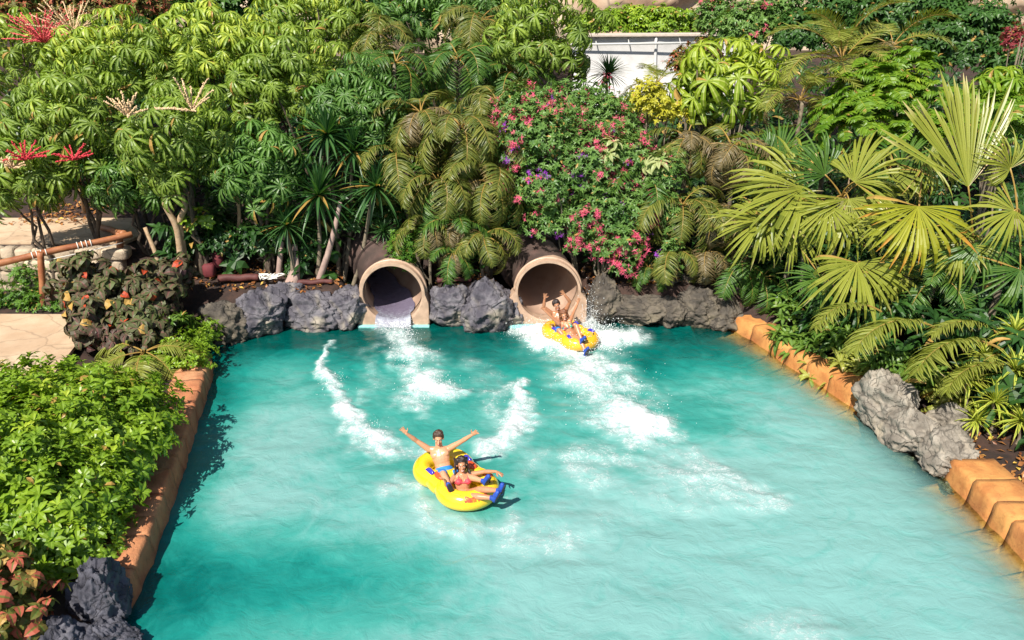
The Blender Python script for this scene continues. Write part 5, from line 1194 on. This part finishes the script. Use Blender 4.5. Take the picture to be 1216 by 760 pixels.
def shrub(name, blobs, tmpl, n, mat, label, cat='shrub', group=None, seed=0, size=1., upw=.6, flowers=(), stemm='bark', fill=.3, lump=.3, bright=.0, bottom=-.5, stems=6, base=None, spread=.18):
    """blobs: (centre, radii) in metres"""
    c0 = np.array(blobs[0][0] if base is None else base, float); c0[0] = clear_base(c0[0], c0[1]); o0 = np.array([c0[0], c0[1], hz(c0[0], c0[1])]); root = empty(name, o0, label, cat, group)
    vol = [b[1][0]*b[1][1]+b[1][1]*b[1][2]+b[1][0]*b[1][2] for b in blobs]; a = Acc(); g = np.random.default_rng(seed+7); allP = []
    tm = tmpl if isinstance(tmpl, list) else [tmpl]
    for k, (c, r) in enumerate(blobs):
        P, D = pts_ellipsoid(max(8, int(n*vol[k]/sum(vol))), np.array(c), np.array(r), lump, seed+k, fill=fill, bottom=bottom); P += g.normal(0, spread*.3, P.shape)
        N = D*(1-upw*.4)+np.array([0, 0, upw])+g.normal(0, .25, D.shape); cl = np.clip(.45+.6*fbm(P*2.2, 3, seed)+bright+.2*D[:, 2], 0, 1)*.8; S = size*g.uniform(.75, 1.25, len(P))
        for i, T in enumerate(tm):
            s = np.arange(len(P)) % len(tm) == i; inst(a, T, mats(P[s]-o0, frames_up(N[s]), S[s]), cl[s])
        allP.append((P, D))
    link('foliage', a.mesh('foliage', M[mat], False), parent=root)
    P = np.concatenate([q[0] for q in allP]); D = np.concatenate([q[1] for q in allP])
    if stems:
        tips = [np.array(blobs[i % len(blobs)][0])+g.normal(0, .35, 3)*np.array(blobs[i % len(blobs)][1]) for i in range(stems)]
        limb_tree(root, (o0[0], o0[1], o0[2]-.1), tips, M[stemm], .035, o0, seed, .06, 'stem')
    for (m_, nf, fs, sd) in flowers:
        gg = np.random.default_rng(sd); a = Acc(); nc = max(1, nf//9); ids = gg.integers(len(P), size=nc); FP = []; FN = []
        for i in ids:
            if D[i][1] > .3 or (nf > 200 and vnoise(P[i]*1.1, sd) < -.15): continue
            q = P[i]+D[i]*.10; kk = gg.integers(4, 16); FP.append(q+gg.normal(0, .055, (kk, 3))); FN.append(D[i]+gg.normal(0, .5, (kk, 3)))
        FP = np.concatenate(FP); FN = np.concatenate(FN); inst(a, T_PET, mats(FP-o0, frames_up(FN), gg.uniform(.7, 1.3, len(FP))*fs), gg.random(len(FP))*.6)
        link('blossoms', a.mesh('blossoms', M[m_], False), parent=root)
    return root
def bl(px, py, Y, rx, rz, ry=None):
    c = J(px, py, Y); t = Y/(CP+(380-py)/1000*SP)/1000; return (c, (rx*t, ry or min(rx, rz)*t*.9, rz*t))
#@@SHRUBS
shrub('flowering_shrub', [bl(645, 165, 21.0, 55, 48), bl(650, 215, 20.7, 48, 42), bl(700, 190, 20.9, 50, 45), bl(625, 130, 21.4, 40, 28), bl(655, 262, 20.6, 38, 26)], [T_SM2, T_SM], 3200, 'boug', 'large shrub of pink and purple flowers hanging above the right slide', group='flowering shrubs in the bank', seed=31, flowers=(('pink', 2600, 1.35, 1), ('purple', 1700, 1.1, 2)), size=1.15)
shrub('flowering_shrub', [bl(715, 150, 22.0, 50, 40), bl(680, 125, 22.6, 55, 28), bl(740, 200, 21.2, 42, 45)], [T_SM2, T_SM], 2000, 'boug', 'pale-leaved flowering shrub below the white trough, pink blossoms on top', group='flowering shrubs in the bank', seed=32, flowers=(('pink', 1300, 1.3, 3),), size=1.15, bright=.1)
shrub('flowering_shrub', [bl(715, 250, 20.5, 42, 38), bl(735, 285, 20.3, 34, 34), bl(700, 285, 20.4, 26, 24), bl(742, 312, 20.15, 18, 18), bl(752, 250, 20.5, 28, 30)], [T_SM2, T_SM], 1500, 'boug', 'lower flowering shrub whose bright pink clusters hang over the wall right of the slide', group='flowering shrubs in the bank', seed=33, flowers=(('pink', 3200, 1.45, 4), ('purple', 150, 1.1, 5)), size=1.1)
shrub('flowering_vine', [bl(795, 255, 20.3, 14, 30), bl(796, 305, 20.0, 11, 46), bl(790, 205, 20.6, 22, 26)], [T_SM], 620, 'boug', 'narrow leafy vine with purple blooms hanging down to the right wall rocks', 'vine', seed=34, flowers=(('purple', 80, 1., 6), ('pink', 60, 1., 7)), bright=.1)
shrub('hanging_vine', [bl(482, 292, 20.4, 20, 20), bl(478, 308, 20.15, 14, 14)], [T_SM], 420, 'shrub', 'bright green leafy vine hanging over the top of the left slide arch', 'vine', seed=35)
shrub('pale_leaf_plant', [bl(722, 185, 20.6, 20, 16), bl(778, 195, 20.6, 14, 18)], whorl(9, .3, .1, 4, .3, .6, -1.1, seed=40), 16, 'pale', 'pale lemon-green drooping leaf plant in front of the flowering shrub', 'plant', seed=36)
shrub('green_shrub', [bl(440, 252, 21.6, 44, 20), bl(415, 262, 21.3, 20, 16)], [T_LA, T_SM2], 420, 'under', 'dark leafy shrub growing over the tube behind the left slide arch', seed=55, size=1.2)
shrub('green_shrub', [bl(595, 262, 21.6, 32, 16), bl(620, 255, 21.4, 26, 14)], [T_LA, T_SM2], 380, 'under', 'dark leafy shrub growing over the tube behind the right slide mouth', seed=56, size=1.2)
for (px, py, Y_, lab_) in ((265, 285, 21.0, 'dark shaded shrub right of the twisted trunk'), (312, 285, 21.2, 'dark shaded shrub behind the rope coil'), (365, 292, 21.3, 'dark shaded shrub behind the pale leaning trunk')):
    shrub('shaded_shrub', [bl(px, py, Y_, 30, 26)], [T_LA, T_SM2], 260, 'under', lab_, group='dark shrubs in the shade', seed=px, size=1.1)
shrub('ground_cover', [((11, 29, 2.3), (3.2, 2.2, .5)), ((15, 27, 2.2), (2.5, 2, .5)), ((7.5, 27.5, 2.1), (2, 1.5, .4))], [T_LA], 420, 'under', 'low dark green planting on the slope behind the yellow-green feather palms', 'plant', seed=70, stems=0, size=1.3)
shrub('yellow_shrub', [bl(770, 120, 22.2, 26, 26), bl(795, 135, 22., 24, 14)], [T_SM2], 420, 'yellow', 'yellow-leaved shrub beside the right end of the white trough', seed=37)
shrub('green_shrub', [bl(710, 28, 44, 50, 16), bl(790, 28, 44, 50, 20), bl(750, 22, 45, 40, 16)], [T_LA], 900, 'bush', 'sunny green shrub on the ledge above the white trough', seed=38, size=1.6, bright=.1)
shrub('flowering_shrub', [bl(885, 35, 29, 40, 32), bl(925, 20, 29, 35, 28), bl(850, 20, 31, 24, 30)], [T_SM2, T_SM], 1900, 'boug', 'pink-flowered shrub at the top edge right of the white trough', group='flowering shrubs in the bank', seed=39, flowers=(('pink', 450, 1.8, 8),), size=1.4, bright=.1)
shrub('reddish_shrub', [bl(815, 75, 30, 22, 20), bl(838, 62, 31, 20, 20)], [T_SM2], 500, 'copper_red', 'reddish shrub growing against the right end of the white trough', seed=41, size=1.3)
shrub('laurel_tree', [bl(1080, 20, 27, 75, 40), bl(1150, 50, 26, 70, 48), bl(1205, 95, 24, 40, 50), bl(1000, 15, 29, 45, 35), bl(955, 40, 28, 35, 30), bl(1040, 50, 30, 40, 30)], [T_LA], 5000, 'laurel', 'dense dark glossy laurel tree filling the top right corner', 'tree', seed=42, size=1.25, stems=9, flowers=(), fill=.25)
for i_, (px, rx, lab, m_, br) in enumerate(((110, 90, 'broad leafy tree on the skyline at upper left', 'back', .1), (265, 95, 'broad leafy tree on the skyline above the bright umbrella crown', 'back', 0.), (420, 95, 'dark leafy tree on the skyline above the high palms', 'under', 0.), (560, 80, 'dark leafy tree on the skyline left of the white trough', 'under', 0.), (0, 60, 'leafy tree on the skyline in the top left corner', 'back', 0.))):
    shrub('broadleaf_tree', [bl(px, -10, 36+i_, rx, 60), bl(px+25, 30, 35+i_, rx*.8, 40)], [T_LA], 1100, m_, lab, 'tree', group='leafy trees on the skyline', seed=90+i_, size=1.7, bright=br, stems=4)
shrub('red_blossom_shrub', [bl(1205, 48, 22.6, 16, 20)], [T_SM], 120, 'redleaf', 'dusky red flowering twigs in front of the laurel at the right edge', seed=43)
shrub('ferny_tree', [bl(1030, 128, 20.4, 50, 9), bl(1070, 112, 20.8, 52, 9), bl(1045, 92, 21.2, 50, 9), bl(1075, 75, 21.6, 32, 7), bl(1015, 148, 20.2, 26, 7), bl(1090, 150, 20.2, 34, 9)], [T_FE], 420, 'fern', 'vivid green ferny-leaved tree above the big fan palms', 'tree', group='bright ferny trees', seed=44, size=1., upw=1.1, stemm='bark_tan', fill=.2)
shrub('ferny_tree', [bl(1195, 140, 18.6, 30, 20)], [T_FE], 170, 'fern', 'vivid green ferny branch at the right edge beside the stiff upright fan', 'tree', group='bright ferny trees', seed=45, size=.9, upw=1.1)
shrub('leafy_shrub', [((-7.7, 12.6, .98), (1.55, 1.9, .75)), ((-7.2, 10.6, .8), (1.3, 1.3, .78)), ((-8.9, 11.0, .9), (1.3, 1.7, .8)), ((-6.75, 12.4, .8), (.95, 1.8, .62)), ((-8.6, 13.7, .95), (1.5, 1.1, .6)), ((-6.5, 10.3, .55), (.8, 1.0, .55)), ((-8.0, 11.6, 1.35), (1.2, 1.7, .55))], [T_BU, T_BU2, T_BU], 4700, 'bush', 'big rounded bright green bush at the lower left beside the pool edge', seed=46, size=1.15, fill=.2, lump=.36, bright=.05, bottom=-.25)
shrub('copperleaf_shrub', [bl(105, 345, 18.9, 40, 48), bl(165, 365, 18.2, 48, 48), bl(195, 335, 19.2, 40, 36), bl(115, 385, 17.7, 38, 42), bl(165, 400, 17.3, 45, 34)], [T_OV], 430, 'copper', 'dark coppery shrub with a few orange leaves below the log railing', group='coppery shrubs', seed=47, upw=.5, size=1.25)
shrub('copperleaf_shrub', [((-6.75, 8.75, .95), (.75, .6, .55)), ((-6.2, 8.4, .75), (.5, .45, .45)), ((-7.4, 8.6, 1.0), (.6, .6, .6))], [T_OVB], 150, 'copper_red', 'shrub with red-edged drooping leaves in the bottom left corner', group='coppery shrubs', seed=48, size=.95)
shrub('ground_cover', [((-10.7, 19.9, .55), (2.2, .5, .22)), ((-12.6, 20.2, .6), (1.2, .5, .3)), ((-12.7, 20.9, .9), (.5, .3, .4))], [T_SM], 900, 'shrub', 'low green planting between the path and the tan wall', 'plant', seed=49, stems=0, bright=.1)
shrub('ground_cover', [((-7.4, 17.3, .5), (.75, .7, .25)), ((-7.2, 18.2, .45), (.4, .5, .3)), ((-7.0, 16.6, .5), (.5, .5, .2))], [T_BU], 420, 'bush', 'low green planting at the far end of the left pool edge', 'plant', seed=50, stems=0, size=.8)
shrub('leafy_plant', [bl(212, 387, 17.9, 16, 14)], whorl(11, .36, .07, 4, .3, .9, -.5, seed=41, rings=2), 4, 'palm_green', 'single bright green strap-leaved plant by the coppery shrub', 'plant', seed=51, stems=0)
shrub('leafy_plant', [bl(232, 262, 20.5, 16, 12)], whorl(8, .22, .12, 3, .25, .4, -.6, 'obov', seed=42), 6, 'bush', 'small rosette of round green leaves on the twisted trunk', 'plant', seed=52, stems=0)
gg_ = 'ginger plants along the far orange edge'
for (px, py, Y, rx, rz, n, m_, lab) in ((930, 425, 17.6, 26, 16, 26, 'palm_green', 'long-leaved ginger plant at the middle of the far orange edge'), (965, 415, 17.2, 30, 24, 34, 'palm_green', 'ginger plant under the lower fan palm'), (985, 448, 16.4, 28, 18, 30, 'palm_yellow', 'yellowish ginger plant leaning over the orange edge'),
        (1022, 445, 16.0, 24, 16, 26, 'palm_green', 'ginger plant just left of the tall pale boulder'), (1085, 462, 15.2, 30, 14, 30, 'palm_green', 'broad-leaved plant behind the middle pale boulder'), (1125, 480, 14.6, 20, 16, 22, 'palm_yellow', 'yellowish broad-leaved plant behind the pale boulders'), (905, 375, 18.9, 20, 20, 20, 'palm_green', 'dark leafy plant at the far end of the orange edge'), (940, 452, 16.9, 16, 12, 14, 'palm_yellow', 'yellowish ginger plant spilling furthest down the orange edge'), (900, 412, 18.0, 14, 12, 12, 'palm_green', 'small ginger plant spilling over the far part of the orange edge'), (965, 470, 16.2, 14, 10, 12, 'palm_yellow', 'low yellow-green plant spilling over the edge beside the tall pale boulder')):
    shrub('ginger_plant', [bl(px+(32 if px < 1050 else 8), py-8, Y, rx*.9, rz)], [T_GI], n, m_, lab, 'plant', group=gg_, seed=int(px), stems=3, size=.95, upw=.9)
shrub('bronze_shrub', [bl(95, 10, 29, 50, 22), bl(15, 15, 28, 30, 26), bl(160, 5, 30, 40, 20)], [T_SM2], 1300, 'copper_red', 'bronze and pink leaved shrubbery at the top left corner', seed=60, size=1.5)
# crimson and tan flower spray at upper left
r_ = empty('flowering_spray', (*J(60, 45, 24.5)[:2], hz(-13.7, 24.5)), 'crimson flower spray with pale stalks rising above the lime umbrella tree', 'plant'); o0 = np.array(r_.location)
for (px, py, m_, L, n_) in ((52, 42, 'crim_fl', 1.1, 40), (88, 35, 'tan_fl', 1.2, 30)):
    a = spike_cluster(n_, L, px); p = J(px, py+8, 24.3); a.V = [v+p-o0 for v in a.V]; link('flower_head', a.mesh('flower_head', M[m_]), parent=r_)
a = Acc(); tube(a, [(0, 0, 0), (J(70, 50, 24.4)-o0)*.5, J(70, 50, 24.4)-o0], [.06, .05, .04], 8); link('trunk', a.mesh('trunk', M['bark_tan']), parent=r_)
palm(75, 25, 26, 'yellow', 7, 'yellow-green palm tuft behind the crimson flower spray', .6, seed=41, group='feather palms in the bank')

# visible bare trunks in the shade
def bare(name, P, R_, mat, label, cat='tree trunk', group='bare trunks in the shade'):
    P = [np.array(p) for p in P]; o0 = P[0]; a = Acc(); Q = []
    for k in range(len(P)-1):
        for t in np.linspace(0, 1, 6, endpoint=False): Q.append(P[k]*(1-t)+P[k+1]*t)
    Q.append(P[-1]); Q = np.array(Q)
    for _ in range(4): Q[1:-1] = (Q[:-2]+2*Q[1:-1]+Q[2:])/4
    tube(a, Q-o0, np.interp(np.linspace(0, 1, len(Q)), np.linspace(0, 1, len(R_)), R_), 12); return tag(link(name, a.mesh(name, mat), o0), label, cat, group)
bare('tree_trunk', [J(215, 345, 20.5), J(215, 300, 20.4), J(210, 268, 20.3), J(193, 240, 20.2), J(200, 232, 20.2), J(215, 232, 20.2)], [.10, .09, .07, .06, .05], M['bark_tan'], 'twisted tan trunk bending left at its top, left part of the bare pair')
bare('tree_trunk', [J(222, 345, 20.7), J(217, 290, 20.5), J(212, 262, 20.35), J(221, 246, 20.3), J(217, 233, 20.3), J(206, 224, 20.3)], [.10, .08, .07, .06, .05], M['bark_tan'], 'twisted tan trunk curling to the right behind its bare neighbour')
bare('tree_trunk', [J(378, 335, 20.6), J(390, 300, 20.5), J(398, 270, 20.5), J(404, 240, 20.6)], [.09, .075, .065, .05], M['bark_pink'], 'slender pale ringed trunk slanting up left of the left slide')
bare('tree_trunk', [J(330, 338, 20.8), J(333, 300, 20.8), J(340, 255, 20.9)], [.08, .07, .05], M['bark_pink'], 'grey upright trunk in the shade behind the rope coil')
bare('tree_trunk', [J(345, 345, 20.4), J(349, 330, 20.5), J(352, 315, 20.6), J(350, 290, 20.8)], [.22, .17, .09, .06], M['bark_pink'], 'thick-footed pinkish stump trunk right of the rope coil')
bare('tree_trunk', [J(283, 310, 21.0), J(280, 285, 21), J(285, 262, 21.1), J(282, 225, 21.2)], [.06, .05, .05, .04], M['bark_tan'], 'thin crooked trunk deep in shade above the red figure')
bare('tree_trunk', [J(196, 340, 20.9), J(185, 300, 20.9), J(172, 270, 21)], [.07, .06, .05], M['bark_tan'], 'thin brown trunk leaning left beside the coppery shrub')
bare('tree_trunk', [J(230, 340, 21.1), J(236, 300, 21.1), J(243, 262, 21.2)], [.09, .08, .06], M['bark'], 'straight dark trunk right of the twisted pair')
bare('tree_trunk', [J(950, 400, 18.8), J(952, 350, 18.9), J(954, 300, 19.1)], [.07, .06, .05], M['bark'], 'slim green-brown stem under the big corner fan palm', group='stems on the right bank')
a = Acc(); tube(a, [J(1186, 320, 16.5), J(1200, 286, 16.5)], [.035, .03], 8, True); tag(link('ginger_cane', a.mesh('ginger_cane', plain('red_stem', (.6, .06, .02), .4))), 'short orange-red plant stem at the right edge among the green stalks', 'plant stem')

# undergrowth, one uncountable mass, and leaf litter
def undergrowth():
    a = Acc(); g = np.random.default_rng(77); n = 5200
    x = g.uniform(-17, 19, n); y = 20.6+g.random(n)**1.3*17; d = sdist(x, y)
    right = g.random(n) < .3; x = np.where(right, g.uniform(6.5, 13, n), x); y = np.where(right, g.uniform(11.5, 21.5, n), y); d = sdist(x, y)
    ok = (d > .75) & ~((x < -9.4) & (y < 24.8)) & ~((x > 6) & (y < 16) & (d < 1.5)) & ~((np.abs(x+3.2) < 1.3) & (y < 24.6)) & ~((np.abs(x-.6) < 1.3) & (y < 24.8)) 
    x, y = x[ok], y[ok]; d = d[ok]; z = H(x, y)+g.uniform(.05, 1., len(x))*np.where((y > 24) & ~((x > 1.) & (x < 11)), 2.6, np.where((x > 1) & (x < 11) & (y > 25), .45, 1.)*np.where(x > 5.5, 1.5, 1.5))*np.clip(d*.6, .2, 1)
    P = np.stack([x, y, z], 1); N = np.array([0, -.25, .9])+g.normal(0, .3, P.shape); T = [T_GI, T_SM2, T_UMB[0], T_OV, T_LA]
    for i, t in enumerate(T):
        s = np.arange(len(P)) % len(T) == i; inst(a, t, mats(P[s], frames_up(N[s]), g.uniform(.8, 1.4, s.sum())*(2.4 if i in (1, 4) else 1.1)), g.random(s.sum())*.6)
    return a.mesh('undergrowth', M['under'], False)
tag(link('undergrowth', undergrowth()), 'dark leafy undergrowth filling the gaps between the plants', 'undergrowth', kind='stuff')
def litter():
    a = Acc(); g = np.random.default_rng(78); T = leaf(.13, .07, 2, .2, .2, -.3, 'ovate'); P = []
    for (x0, x1, y0, y1, n) in ((-8.8, 5.6, 20.0, 21.6, 1500), (-14.5, -12.2, 23.4, 25.2, 350), (7.6, 9.6, 11.5, 14.5, 400), (-7.9, -6.9, 17.2, 19.2, 120), (-7.2, -6.6, 17.6, 18.8, 60)):
        P.append(np.stack([g.uniform(x0, x1, n), g.uniform(y0, y1, n)], 1))
    P = np.concatenate(P); d = sdist(P[:, 0], P[:, 1]); P = P[d > .45]; z = H(P[:, 0], P[:, 1])+.03+.03*g.random(len(P)); z = np.where((P[:, 0] < -10.4) & (P[:, 1] > 21.6) & (P[:, 1] < 24.6), np.maximum(z, 1.66), z)
    P = np.c_[P, z]; N = np.array([0, 0, 1.])+g.normal(0, .35, P.shape); inst(a, T, mats(P, frames_up(N), g.uniform(.6, 1.3, len(P))), g.random(len(P)))
    return a.mesh('fallen_leaves', M['litter'], False)
tag(link('fallen_leaves', litter()), 'brown and yellow fallen leaves on the soil and terrace', 'leaf litter', kind='stuff')

# ------------------------------------------------------------------ light, camera
#@@LIGHT
sun_dir = unit((-.34, -.66, .82)); el = math.asin(sun_dir[2]); az = math.atan2(sun_dir[0], sun_dir[1])
w = bpy.data.worlds.new('World'); bpy.context.scene.world = w; w.use_nodes = True; nt = w.node_tree
sky = nt.nodes.new('ShaderNodeTexSky'); sky.sky_type = 'NISHITA'; sky.sun_disc = False; sky.sun_elevation = el; sky.sun_rotation = az
bg = nt.nodes['Background']; nt.links.new(sky.outputs[0], bg.inputs[0]); bg.inputs[1].default_value = .075
ld = bpy.data.lights.new('sun', 'SUN'); ld.energy = 4.9; ld.angle = math.radians(.5); ld.color = (1, .94, .84)
lo = bpy.data.objects.new('sun', ld); C.objects.link(lo); lo.rotation_euler = Vector(sun_dir).to_track_quat('Z', 'Y').to_euler(); lo.location = (-20, -20, 30)
cd = bpy.data.cameras.new('camera'); cd.sensor_width = 36; cd.lens = 36*1000/1216; cd.clip_end = 2000
co = bpy.data.objects.new('camera', cd); C.objects.link(co); co.location = (0, 0, HC); co.rotation_euler = (PI/2-PITCH, 0, 0)
sc = bpy.context.scene; sc.camera = co
sc.view_settings.view_transform = 'Standard'; sc.view_settings.look = 'None'; sc.view_settings.gamma = 1; sc.view_settings.exposure = .74
sc.cycles.max_bounces = 6; sc.cycles.diffuse_bounces = 3; sc.cycles.glossy_bounces = 3; sc.cycles.transmission_bounces = 4; sc.cycles.transparent_max_bounces = 8; sc.cycles.sample_clamp_indirect = 6
